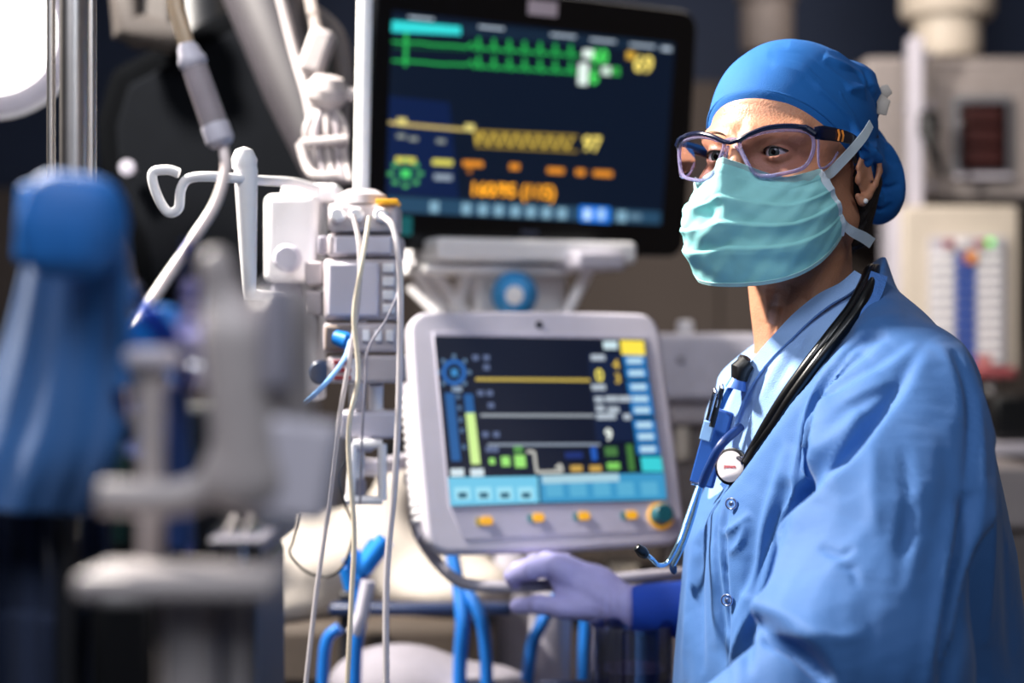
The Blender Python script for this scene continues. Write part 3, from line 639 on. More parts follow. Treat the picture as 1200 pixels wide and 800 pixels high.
# thin lines and cables hanging from the stack
tubeth('intravenous_line', 'pale line hanging from the middle plug and veering left at the bottom', 'tube', [(414, 252, 1.84), (421, 290, 1.82), (420, 350, 1.82), (408, 430, 1.82), (396, 500, 1.82), (384, 600, 1.82), (370, 700, 1.82), (352, 860, 1.82)], .0027, M_tube)
tubeth('intravenous_line', 'pale line crossing the pump doors and falling down the centre', 'tube', [(433, 254, 1.83), (424, 310, 1.81), (415, 370, 1.81), (420, 440, 1.81), (408, 510, 1.81), (415, 620, 1.81), (412, 700, 1.81), (404, 860, 1.81)], .0028, mat('ivory_line', 'D8CCB8', .3))
tubeth('intravenous_line', 'lilac line falling from the rightmost plug beside the ventilator screen', 'tube', [(447, 252, 1.85), (462, 270, 1.83), (469, 330, 1.82), (468, 450, 1.82), (463, 560, 1.82), (453, 680, 1.82), (453, 860, 1.82)], .0036, M_tube)
tubeth('thin_cable', 'thin grey cable slanting across the lowest pump', 'cable', [(470, 300, 1.86), (470, 330, 1.85), (455, 370, 1.84), (432, 408, 1.84), (428, 450, 1.84), (424, 520, 1.86), (422, 590, 1.9)], .0013, M_grey)
tubeth('striped_line', 'short blue and white line slanting down left from the lowest pump', 'tube', [(411, 400, 1.84), (404, 420, 1.82), (388, 442, 1.8), (368, 462, 1.78), (345, 480, 1.76)], .0028, mat('blue_white_line', '7FB0E8', .3))
tubeth('black_cable', 'thin black cable looping over the white bedding', 'cable', [(404, 540, 1.9), (396, 560, 1.9), (404, 590, 1.92), (414, 620, 1.95), (404, 660, 1.98), (385, 675, 2.0), (360, 670, 2.0), (340, 650, 1.98), (344, 632, 1.95), (352, 600, 1.9)], .0016, M_black)

# blue hoses at the bottom
for lab, pts, r in (('dark blue hose at the bottom, left of the pump lines', [(398, 735, 2.2), (384, 748, 2.2), (379, 780, 2.2), (376, 860, 2.2)], .0075),
                    ('blue hose falling between the two pale centre lines', [(440, 634, 2.2), (428, 655, 2.2), (420, 690, 2.2), (423, 720, 2.2), (417, 760, 2.2), (414, 860, 2.2)], .0088),
                    ('left one of the two blue hoses hanging under the ventilator screen', [(530, 650, 2.32), (538, 690, 2.3), (542, 730, 2.28), (539, 780, 2.28), (538, 860, 2.28)], .0095),
                    ('right one of the two blue hoses hanging under the ventilator screen', [(546, 690, 2.3), (562, 720, 2.28), (569, 760, 2.28), (571, 860, 2.28)], .0088),
                    ('blue hose curving down under the gloved hand', [(660, 690, 2.35), (635, 730, 2.34), (622, 765, 2.34), (610, 860, 2.34)], .0088),
                    ('blue hose falling left of the blue sleeve', [(690, 700, 2.4), (686, 740, 2.4), (684, 790, 2.4), (684, 860, 2.4)], .0088)):
    P = smooth(wp(pts), 8); o = MB(P[0]).tube(P, r, 14).build('breathing_hose', M_hose); o.location = tuple(P[0]); tag(o, lab, 'hose')
og = W(400, 660, 2.15); t = thing('hose_connector', 'bright blue connector piece with clear tap at the head of the hose', 'connector', og)
for a, b, r in (((424, 668), (452, 632), .012), ((410, 650), (424, 668), .013), ((405, 665), (412, 690), .009)): MB(og).tube([W(*a, 2.15), W(*b, 2.15)], r, 14).build('blue_joint', M_blue, t)
MB(og).tube(wp([(432, 680, 2.14), (424, 720, 2.14), (414, 742, 2.14)]), .009, 12).build('clear_tap', M_lilac, t)

# white bedding, rail, lower mid background
def blob(nm, lab, cat, fn, lo, hi, h, m, org, seed, amp=.01, f=18):
    V, Q = nets(fn, lo, hi, h); V = relax(V, Q, 2); N = vnorm(V, Q); V = V+N*(noise3(V, f, seed)*amp)[:, None]
    o = smesh(nm, V, Q, m, None, org); o.location = tuple(org); return tag(o, lab, cat)
def f_bed(P):
    a = ell(P, W(330, 655, 2.6), (.17, .16, .055)); a = smin(a, ell(P, W(400, 640, 2.62), (.13, .14, .06)), .04)
    a = smin(a, ell(P, W(300, 700, 2.55), (.16, .12, .05)), .04); a = smin(a, ell(P, W(480, 670, 2.62), (.12, .12, .058)), .04)
    a = smin(a, ell(P, W(525, 690, 2.55), (.1, .1, .045)), .03); a = smin(a, cap(P, W(470, 560, 2.6), W(440, 660, 2.6), .035, .05), .04)
    return a
o_ = W(400, 720, 2.6); blob('white_bedding', 'heaped white bedding behind the pale lines', 'bedding', f_bed, (-.6, 2.35, .85), (.08, 2.85, 1.2), .009, M_linen, o_, 3)
def f_pil(P): return smin(ell(P, W(470, 800, 2.35), (.10, .09, .05)), ell(P, W(555, 815, 2.35), (.09, .09, .045)), .02)
o_ = W(500, 840, 2.35); blob('pale_cushion', 'pale rounded cushion at the bottom, below the navy bed rail', 'cushion', f_pil, (-.35, 2.2, .75), (.1, 2.5, .95), .007, mat('pale_grey_cloth', '86828C', .8, bump=.2), o_, 5, .004)
t = thing('bed', 'hospital bed with a navy side rail under the white bedding', 'bed', (-.35, 2.75, 0))
og = np.array((-.35, 2.75, 0.))
MB(og).box((-.54, 2.66, .86), (.95, .46, .10)).build('mattress', mat('brown_mattress', '4A4038', .7), t, bevel=.02)
MB(og).box((-.54, 2.66, .75), (.95, .46, .05)).build('frame', M_dark, t, bevel=.01)
c, d = bx(385, 708, 600, 722, 2.36, .03); MB(og).box(c, d).build('side_rail', M_navy, t, bevel=.006)
MB(og).box((c[0]-.1, 2.4, .78), (.03, .03, .36)).build('rail_post', M_dark, t, bevel=.004)
for x_, y_ in ((-.95, 2.47), (-.12, 2.47), (-.95, 2.86), (-.12, 2.86)): MB(og).tube([(x_, y_, 0), (x_, y_, .74)], .02, 12).build('leg', M_dark, t)

t = thing('storage_rack', 'dim rack of beige and dark boxes below the ventilator screen', 'rack', (.15, 3.25, 0)); og = np.array((.15, 3.25, 0))
MB(og).box((.12, 3.25, .80), (.72, .3, .02)).build('shelf', M_dark, t, bevel=.003); MB(og).box((.12, 3.25, .45), (.72, .3, .02)).build('shelf', M_dark, t, bevel=.003)
for x_ in (-.22, .46):
    for y_ in (3.12, 3.38): MB(og).box((x_, y_, .56), (.02, .02, 1.12)).build('post', M_dark, t)
MB(og).box((.12, 3.25, 1.115), (.72, .3, .012)).build('shelf', M_dark, t, bevel=.003)
x0 = 545
for i, (wd, hh, m) in enumerate(((26, 50, M_cream), (14, 42, M_dark), (30, 54, M_cream), (18, 40, M_dark), (34, 52, M_beige), (22, 46, M_taupe), (36, 52, M_cream), (30, 44, M_dark))):
    c, d = bx(x0, 704-hh, x0+wd, 704, 3.16, .16); c = (c[0], c[1], .812+d[2]/2)
    o = MB((c[0], c[1], .812)).box(c, d).build('supply_box', m, bevel=.004); o.location = (c[0], c[1], .812)
    tag(o, ['cream box at the left end of the dim rack shelf', 'narrow dark box after the first cream box', 'wider cream box in the rack between two dark ones', 'small dark box in the rack left of the grey one', 'warm grey box in the rack above the gloved hand', 'taupe box in the rack right of the warm grey one', 'cream box in the rack above the blue sleeve', 'dark box at the right end of the dim rack shelf'][i], 'box'); x0 += wd+4
g0 = W(740, 800, 2.0); g0[2] = .90
t = thing('glass_jar', 'clear glass jar below the blue sleeve', 'jar', g0)
MB(g0).lathe(g0, [(.046, 0), (.048, .01), (.048, .075), (.050, .08), (.0465, .078), (.045, .012), (.001, .006)], n=40, cap=False).build('glass', clear('jar_glass', 'C0C8E0', .12), t)
MB(g0).lathe(g0, [(.001, .008), (.044, .008), (.044, .028), (.001, .028)], n=32).build('contents', mat('pink_liquid', '8A6A78', .2), t)
MB().box((g0[0], 2.02, .88), (.22, .16, .03)).build('jar_shelf', M_navy, None, bevel=.004); o = bpy.data.objects['jar_shelf']; tag(o, 'small navy shelf under the glass jar', 'shelf')
o = MB().box((g0[0], 2.06, .433), (.05, .05, .866)).build('shelf_post', M_dark, o, bevel=.004)

# ---------------- dark arm and pendant, upper left background ----------------
og = np.array((-.62, 2.75, 2.9)); t = thing('pendant_arm', 'broad grey slanted pendant arm crossing the upper left', 'arm', og)
a, b = W(292, -60, 2.45), W(392, 215, 2.35)
MB(og).tube([np.array((a[0]-.08, 2.5, 2.9)), a, a+(b-a)*.6, b], [.075, .066, .052, .035], 28).build('arm', mat('arm_grey', '2A272C', .5), t)
MB(og).tube(smooth(wp([(325, -20, 2.3), (345, 60, 2.3), (362, 120, 2.28), (372, 190, 2.26)])), .007, 10).build('white_conduit', M_beige, t)
MB(og).tube(smooth(wp([(335, 5, 2.5), (365, 15, 2.5), (395, 45, 2.5), (405, 100, 2.5), (400, 150, 2.5)])), .014, 14).build('brown_hose', M_taupe, t)
og = W(240, 0, 2.75); og[2] = 2.9
t = thing('dark_monitor_back', 'large black monitor back in the upper left background', 'equipment', og)  # back of a black monitor, built as an angular prism
K_ = [W(x_, y_, 2.70) for x_, y_ in ((110, 140), (128, 80), (236, 24), (300, -10), (420, 70), (410, 230), (345, 330), (330, 385), (170, 385), (152, 300), (116, 240))]
M_matt = mat('matt_black', '050608', .9, spec=0.03)
MB(og).prism([(p[0]-0, p[2]) for p in K_], 2.70, 2.90).build('shell', M_matt, t, bevel=.02, seg=3)
MB(og).prism([((p[0]-K_[0][0]-.14)*.8+K_[0][0]+.15, (p[2]-1.55)*.8+1.56) for p in K_], 2.685, 2.70).build('front_cover', mat('matt_charcoal', '0B0D11', .85, spec=.05), t, bevel=.006)
MB(og).tube([W(240, 130, 2.76), W(232, 0, 2.8), (og[0], 2.8, 2.9)], [.06, .05, .05], 20).build('stem', M_dark, t)
MB(og).tube(wp([(150, -20, 2.6), (150, 30, 2.6), (205, 42, 2.62)]), .03, 16).build('grey_joint', mat('dark_taupe', '3E3937', .6), t)
MB(og).box(W(178, 18, 2.62), (.08, .06, .1)).build('joint_block', mat('dark_taupe', '3E3937', .6), t, bevel=.012)
MB(og).lathe(W(152, 198, 2.66), [(.001, 0), (.012, 0), (.012, .02), (.001, .022)], axis=(0, -1, 0), n=20).build('knob', M_grey, t)
# manifold cluster
og = W(380, 150, 2.2); t = thing('gas_manifold', 'cluster of pale plastic connectors and thin tubes left of the white pole', 'manifold', og)
c = W(372, 62, 2.25); MB(og).box(c, (.034, .04, .062), Matrix.Rotation(R(20), 3, 'Y')).build('valve_block', M_beige, t, bevel=.008)
MB(og).lathe(W(383, 108, 2.2), [(.001, -.022), (.018, -.02), (.028, -.006), (.028, .006), (.018, .02), (.001, .022)], axis=(.2, -.3, 1), n=28).build('round_valve', M_beige, t)
MB(og).tube(wp([(383, 108, 2.2), (402, 108, 2.2), (416, 112, 2.2)]), .009, 12).build('side_port', M_beige, t)
for i, (x0, x1) in enumerate(((356, 364), (368, 374), (380, 385), (392, 396), (402, 404))):
    MB(og).tube(smooth(wp([(374+i*4, 125, 2.2), (x0+3, 150, 2.19), (x1, 180, 2.19), (x1+6, 212, 2.17)]), 6), .0045+.001*(i % 2), 10).build('tube', mat('grey_line', '8E878C', .3) if i % 2 else M_beige, t)
MB(og).tube(wp([(352, 168, 2.18), (408, 163, 2.18)]), .006, 10).build('cross_bar', M_beige, t)
MB(og).tube(smooth(wp([(352, 168, 2.18), (360, 195, 2.17), (372, 206, 2.16), (398, 206, 2.16)]), 6), .006, 10).build('lower_bend', M_beige, t)
MB(og).tube(smooth(wp([(372, 40, 2.27), (366, 10, 2.35), (360, -20, 2.42)]), 6), .008, 10).build('feed_hose', M_taupe, t)
# ---------------- blurred foreground, lower left ----------------
D = .82
og = np.array((*W(230, 600, D)[:2], 0.)); t = thing('device_stand', 'blurred warm grey stand with clamp arms in the left foreground', 'stand', og)
def f_clamp(P):
    a = cap(P, W(254, 310, D), W(282, 420, D+.01), .0085, .013)
    a = smin(a, cap(P, W(282, 400, D), W(300, 560, D), .018, .020), .012)
    a = smin(a, cap(P, W(330, 370, D+.03), W(330, 520, D+.03), .016, .016), .012)
    a = smin(a, cap(P, W(262, 560, D), W(322, 560, D), .012), .01)
    return a
V, Q = nets(f_clamp, (-.2, .76, 1.2), (-.06, .92, 1.38), .0028); V = relax(V, Q, 1); smesh('clamp_body', V, Q, M_beige, t, og)
MB(og).box(W(344, 548, D+.0), (.040, .03, .048), Matrix.Rotation(R(8), 3, 'Y')).build('lower_box', M_lilac, t, bevel=.004)
MB(og).box(W(326, 395, D-.012), (.014, .02, .05)).build('slot_cover', M_grey, t, bevel=.003)
MB(og).tube(smooth(wp([(118, 582, D), (170, 584, D), (215, 582, D), (248, 566, D), (266, 530, D)]), 6), .0085, 16).build('upper_arm', M_beige, t)
MB(og).tube([W(178, 425, D+.03), W(178, 700, D+.03)], .0065, 16).build('post', M_beige, t)
MB(og).lathe(W(180, 428, D+.03), [(.011, -.002), (.014, .002), (.014, .007), (.01, .009)], n=24).build('post_cap', M_lilac, t)
MB(og).box(W(218, 679, D+.0), (.094, .06, .0125)).build('platform', M_beige, t, bevel=.004)
for x_, r in ((222, .0145), (279, .0062)):
    a = W(x_, 700, D+.01); MB(og).tube([a, (a[0], a[1], .02)], r, 20).build('leg', M_beige, t)
MB(og).box((og[0]-.0, D+.01, .012), (.3, .25, .024)).build('base', M_dark, t, bevel=.008)
MB(og).box(W(250, 705, D+.02), (.03, .02, .03)).build('cross_brace', M_grey, t, bevel=.003)
og = W(190, 400, .95); t = thing('infusion_bag', 'blue and clear plastic bag behind the foreground clamp', 'bag', og)
def f_bag(P): return smin(ell(P, W(188, 390, .98), (.020, .009, .016)), ell(P, W(212, 415, .98), (.012, .008, .02)), .008)
V, Q = nets(f_bag, (-.24, .94, 1.26), (-.15, 1.02, 1.36), .0016); N = vnorm(V, Q); V = V+N*(noise3(V, 240, 2)*.0012)[:, None]; smesh('blue_bag', V, Q, M_blue, t, og)
def wedge(nm, pts, D, th, m):
    P = [W(*p, D) for p in pts]; n = len(P); V = P+[p+np.array((0, th, 0)) for p in P]
    return MB(og).add(V, [tuple(range(n)), tuple(range(n, 2*n))[::-1]]+[(i, i+n, (i+1) % n+n, (i+1) % n) for i in range(n)]).build(nm, m, t)
wedge('clear_flap', [(146, 322), (158, 330), (238, 428), (214, 440), (150, 352)], .97, .002, clear('clear_flap', '9FB2E0', .15))
tag(MB(og).tube(smooth(wp([(226, 282, .95), (226, 330, .95), (222, 372, .95), (232, 420, .96), (226, 460, .96)]), 6), [.0068]*13+[.009]*6+[.011]*6, 16).build('clear_syringe', clear('clear_syringe', 'C8C8EA', .25), t), 'clear syringe barrel')
MB(og).box(W(228, 352, .96), (.012, .006, .022)).build('white_label', M_white, t, bevel=.002)
MB(og).tube(wp([(228, 392, .96), (236, 440, .97)]), .007, 12).build('white_cap', M_white, t)
MB(og).tube(wp([(240, 412, .97), (256, 398, .98)]), .004, 10).build('luer_tip', M_chrome, t)
MB(og).tube(smooth(wp([(150, 440, .97), (190, 452, .97), (245, 452, .98), (262, 450, .98)]), 5), .0022, 10).build('steel_pin', M_chrome, t)
MB(og).tube(smooth(wp([(145, 455, .96), (150, 480, .96), (176, 500, .97), (160, 530, .98)]), 5), .007, 12).build('crumpled_film', clear('film', 'B8C0E8', .3), t)
MB(og).tube([W(205, 455, .99), W(212, 640, 1.0)], .008, 12).build('drain_tube', mat('navy_tube', '22407A', .4), t)

# dark instruments between drape and clamp
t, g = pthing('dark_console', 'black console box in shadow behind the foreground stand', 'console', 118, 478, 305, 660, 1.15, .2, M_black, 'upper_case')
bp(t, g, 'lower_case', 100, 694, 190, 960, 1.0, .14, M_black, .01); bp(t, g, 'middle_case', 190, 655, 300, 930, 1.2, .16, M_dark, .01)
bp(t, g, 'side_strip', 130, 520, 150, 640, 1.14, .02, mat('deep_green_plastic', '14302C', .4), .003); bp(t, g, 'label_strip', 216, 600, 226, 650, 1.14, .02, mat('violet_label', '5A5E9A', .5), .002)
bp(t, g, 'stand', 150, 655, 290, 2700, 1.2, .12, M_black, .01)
t, g = pthing('instrument_tray', 'small steel tray with glinting instruments beside the foreground stand', 'tray', 244, 632, 308, 640, 1.05, .08, M_grey, 'tray', .002)
for i in range(5): MB(g).tube([W(250+i*11, 628, 1.07), W(262+i*10, 616-(i % 2)*8, 1.1)], .003, 8).build('instrument', M_chrome, t)
a = W(276, 640, 1.09); MB(g).tube([a, (a[0], a[1], 0)], .006, 10).build('post', M_steel, t)

# blue clamp cushion and hanging drape
def f_cush(P):
    D = .93; a = smin(cap(P, W(62, 232, D), W(58, 296, D), .014, .013), cap(P, W(112, 240, D), W(106, 296, D), .015, .013), .02)
    a = smin(a, ell(P, W(85, 264, D), (.03, .016, .022)), .008); return a
def f_cush2(P): return cap(P, W(33, 226, .945), W(29, 298, .945), .0058, .006)
og = W(85, 310, .93); t = thing('arm_support_cushion', 'blue padded block with a slit, at the top of the hanging drape', 'cushion', og)
V, Q = nets(f_cush, (-.3, .89, 1.33), (-.2, .97, 1.41), .0018); V = relax(V, Q, 1); smesh('pad', V, Q, mat('blue_pad_cloth', '1766B4', .6, bump=.2, bscale=900), t, og)
V, Q = nets(f_cush2, (-.3, .92, 1.33), (-.24, .97, 1.41), .0015); smesh('side_strap', V, Q, mat('blue_strap_cloth', '1A78C8', .6), t, og)
def sheet(nm, rows, m, thick, parent=None, nx=60, seed=0, amp=.004, org=None, lab=None, cat=None):
    """rows of (left px, right px, y px, depth left, depth right)"""
    rr = np.array(smooth([np.array(r, float) for r in rows], 12)); V = []
    for i, (xl, xr, y, dl, dr) in enumerate(rr):
        for j in range(nx+1):
            s = j/nx; d = dl+(dr-dl)*s - .02*math.sin(math.pi*s)
            f = amp*(math.sin(s*15+seed+y*.004)*.6+math.sin(s*27+seed*2-y*.007)*.4)
            V.append(W(xl+(xr-xl)*s, y, d)+np.array((0, f*3, 0)))
    V = np.array(V); n = len(rr); Q = np.array([(i*(nx+1)+j, i*(nx+1)+j+1, (i+1)*(nx+1)+j+1, (i+1)*(nx+1)+j) for i in range(n-1) for j in range(nx)])
    og = org if org is not None else V.mean(0); o = smesh(nm, V, Q, m, parent, og)
    if parent is None: o.location = tuple(og); tag(o, lab, cat)
    s = o.modifiers.new('solid', 'SOLIDIFY'); s.thickness = thick; s.offset = 0; return o
sheet('hanging_drape', [(48, 130, 225, .99, .97), (40, 146, 262, 1.0, .96), (26, 152, 320, 1.02, .96), (6, 152, 400, 1.04, .96), (-22, 150, 480, 1.05, .96), (-45, 136, 540, 1.05, .97), (-60, 105, 600, 1.05, 1.0)], M_drape, .004, seed=1, amp=.0010, lab='blue cloth drape hanging from the padded block, lower left', cat='drape')
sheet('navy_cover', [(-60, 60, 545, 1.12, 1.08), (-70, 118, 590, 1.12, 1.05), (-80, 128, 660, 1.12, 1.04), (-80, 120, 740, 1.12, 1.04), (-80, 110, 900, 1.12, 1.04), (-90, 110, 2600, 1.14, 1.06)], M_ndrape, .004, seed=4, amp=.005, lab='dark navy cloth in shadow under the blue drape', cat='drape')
og = W(90, 300, 1.06); og = np.array((og[0], og[1], 0)); t = thing('drape_frame', 'frame post hidden inside the hanging blue drape', 'stand', og)
a = W(80, 262, 1.03); MB(og).tube([a, (a[0], a[1], 0)], .008, 12).build('post', M_dark, t); MB(og).tube([a, W(75, 262, .95)], .006, 10).build('arm', M_dark, t)
# ---------------- the nurse ----------------
YH = R(38); HC = np.array([.278, 1.72, 1.491])
fw = np.array([-math.sin(YH), -math.cos(YH), 0]); lf = np.array([math.cos(YH), -math.sin(YH), 0]); up = np.array([0, 0, 1.])
def H2W(p): p = np.atleast_2d(p); return HC+p[:, :1]*fw+p[:, 1:2]*lf+p[:, 2:3]*up
def hw(*p): return H2W(np.array(p))[0]
def W2H(P):
    x, y, z = P[0]-HC[0], P[1]-HC[1], P[2]-HC[2]
    return (x*fw[0]+y*fw[1], x*lf[0]+y*lf[1], z)
def mir(fn, c, *a): return c
def f_face(P):
    X = (P[0], np.abs(P[1]), P[2])
    a = ell(P, (-.012, 0, .034), (.098, .076, .086))
    a = smin(a, ell(P, (.026, 0, -.03), (.066, .061, .078)), .03)
    a = smin(a, cap(X, (-.004, .052, -.062), (.066, .018, -.103), .016, .014), .035)
    a = smin(a, ell(P, (.078, 0, -.103), (.02, .022, .016)), .02)
    a = smin(a, ell(X, (.056, .046, -.026), (.027, .019, .016)), .02)
    a = smin(a, cap(X, (.088, .012, .018), (.068, .05, .02), .009, .008), .014)
    a = smax(a, -ell(X, (.103, .033, -.001), (.022, .019, .0135)), .008)
    a = smin(a, cap(P, (.092, 0, .012), (.116, 0, -.036), .0065, .0085), .009)
    a = smin(a, ell(P, (.108, 0, -.043), (.013, .016, .010)), .008)
    a = smin(a, ell(P, (.088, 0, -.072), (.014, .022, .014)), .01)
    ey = ell(X, (.0765, .032, 0), (.0138, .0150, .0138)); a = smin(a, ey, .004)
    # eye opening: almond in front of the eyeball
    s = (X[1]-.0315)/.0142; hh = (1-s*s); lid = np.where(P[2] > .0002*0+.0, P[2]-.0048*hh, -P[2]-.0036*hh)
    alm = np.maximum(lid*.8, .078-P[0]); a = smax(a, -np.maximum(alm, np.sqrt((P[0]-.0765)**2+(X[1]-.032)**2+P[2]**2)-.019), .0012)
    # temples slightly hollow
    a = smax(a, -ell(X, (.045, .088, .012), (.03, .014, .025)), .012)
    # ear
    E = (P[0], np.abs(P[1])*1.5-.0395, (P[2]+.043)/.82-.043)
    e = np.minimum(1, ell(E, (-.013, .078, -.012), (.0155, .0045, .024)))
    ch = [(.0, .077, -.004), (-.003, .083, .012), (-.014, .088, .0175), (-.026, .091, .010), (-.029, .090, -.006), (-.024, .087, -.022), (-.014, .083, -.036), (-.006, .079, -.043), (-.001, .076, -.038)]
    rs = [.0035, .0038, .004, .004, .0038, .0036, .0048, .0062, .0045]
    for i in range(len(ch)-1): e = smin(e, cap(E, ch[i], ch[i+1], rs[i], rs[i+1]), .003)
    e = smin(e, cap(E, (-.012, .083, .006), (-.018, .086, -.016), .003, .0026), .003)
    e = smin(e, ell(E, (.001, .078, -.018), (.004, .005, .007)), .002)
    e = smax(e, -ell(E, (-.009, .089, -.016), (.007, .009, .011)), .003)
    a = smin(a, e*.7, .004)
    return a
def f_neck(P):
    a = cap(P, (-.022, 0, -.05), (-.042, 0, -.235), .051, .052)
    a = smin(a, ell(P, (-.045, 0, -.24), (.055, .075, .03)), .04)
    for s in (1, -1): a = smin(a, cap(P, (-.022, .052*s, -.06), (.012, .016*s, -.212), .010, .008), .012)
    a = smin(a, cap(P, (.018, 0, -.118), (.004, 0, -.20), .013, .011), .014)
    return a
def f_head(P): return smin(f_face(P), f_neck(P), .022)

# body frame: facing left, turned a little to the camera
YB = R(68); bf = np.array([-math.sin(YB), -math.cos(YB), 0]); bl = np.array([math.cos(YB), -math.sin(YB), 0])
TZ = np.array([0, .3, .55, .8, 1.0, 1.1, 1.2, 1.27, 1.32, 1.36, 1.40])
TX = np.array([.36, .36, .36, .352, .345, .343, .335, .325, .318, .316, .318]); TY = np.array([1.76]*5+[1.755, 1.75, 1.745, 1.742, 1.735, 1.73])
TA = np.array([.2, .2, .195, .185, .168, .155, .130, .112, .088, .062, .05]); TB = np.array([.2, .2, .21, .195, .18, .175, .172, .16, .125, .078, .056])
def f_torso(P, g=0.):
    z = P[2]; cx, cy = np.interp(z, TZ, TX), np.interp(z, TZ, TY); a_, b_ = np.interp(z, TZ, TA)+g, np.interp(z, TZ, TB)+g
    x, y = P[0]-cx, P[1]-cy; f = x*bf[0]+y*bf[1]; l = x*bl[0]+y*bl[1]
    return (np.sqrt((f/a_)**2+(l/b_)**2)-1)*np.minimum(a_, b_)*.85
SN, EN, WN = (.372, 1.60, 1.262), (.300, 1.435, 1.035), (.085, 1.33, .908)
SF, EF, WF = (.262, 1.885, 1.255), (.385, 2.02, .995), (.158, 2.062, .988)
def f_shirt(P):
    a = smin(f_torso(P, -.012), cap(P, (.29, 1.82, 1.235), (.262, 1.87, 1.215), .05), .03); a = smax(a, P[2]-(1.300+.75*(P[0]-.252)), .004)
    a = smax(a, .95-P[2], .01)
    return a
def f_gown(P):
    a = f_torso(P, .006)
    a = smin(a, cap(P, SN, EN, .056, .080), .020)
    a = smin(a, cap(P, EN, WN, .078, .056), .03)
    a = smin(a, cap(P, (.35, 1.66, 1.29), SN, .052, .054), .05)
    a = smin(a, cap(P, (.30, 1.80, 1.29), SF, .045, .05), .04)
    a = smax(a, P[2]-(1.160+1.5*(P[0]-.215)), .006)
    a = smax(a, .52-P[2], .01)
    return a
nurse = thing('person', 'nurse in blue gown, cap, mask and safety glasses reaching to the ventilator rail', 'person', (.36, 1.76, 0))
BO = np.array((.36, 1.76, 0.))
skin = mat('skin', 'BE8567', .48, var=.07, scale=45, bump=.35, bscale=420, sub=.12)
# body: head and neck with the hidden trunk, arms and legs in the same mesh
V, Q = nets(f_head, (-.125, -.1, -.262), (.135, .1, .13), .0016)
V = relax(V, Q, 1, .35); N = vnorm(V, Q); Vw = H2W(V); Nw = vnorm(Vw, Q)
Vw = strokes(Vw, Nw, [([(850, 128), (880, 122), (930, 134)], 3, -.0006), ([(845, 118), (885, 112), (920, 120)], 3, -.0005), ([(862, 150), (866, 168)], 2, -.0008),
    ([(946, 178), (958, 174), (968, 168)], 1.6, -.0006), ([(946, 182), (960, 184), (970, 186)], 1.6, -.0006), ([(893, 188), (910, 192), (930, 186)], 2, -.0008),
    ([(890, 345), (912, 360), (935, 350)], 3, -.0012), ([(928, 335), (918, 365), (912, 400)], 5, .0045), ([(898, 345), (903, 360), (900, 378)], 4, .0045), ([(912, 345), (909, 370), (905, 400)], 4, -.004), ([(935, 345), (950, 360), (940, 390)], 5, -.0018), ([(970, 300), (960, 330), (945, 360)], 5, .002)])
def f_limbs(P):
    a = f_torso(P, -.03); a = smax(a, P[2]-1.22, .01); a = smax(a, .55-P[2], .01)
    a = smin(a, cap(P, (.32, 1.72, 1.25), SN, .05), .03); a = smin(a, cap(P, SN, EN, .04, .034), .02); a = smin(a, cap(P, EN, WN, .034, .024), .02)
    a = smin(a, cap(P, (.31, 1.80, 1.17), (.30, 1.89, 1.17), .035), .03); a = smin(a, cap(P, (.30, 1.89, 1.17), EF, .034, .032), .02); a = smin(a, cap(P, EF, WF, .032, .022), .02)
    for s in (1, -1):
        h0 = BO+bl*.085*s; a = smin(a, cap(P, h0+(0, 0, .8), h0+(0, 0, .48), .075, .05), .03); a = smin(a, cap(P, h0+(0, 0, .48), h0+(0, 0, .08), .048, .032), .02)
    return a
V2, Q2 = nets(f_limbs, (.0, 1.25, .02), (.62, 2.16, 1.36), .009)
smesh('body', np.concatenate([Vw, V2]), np.concatenate([Q, Q2+len(Vw)]), skin, nurse, BO)

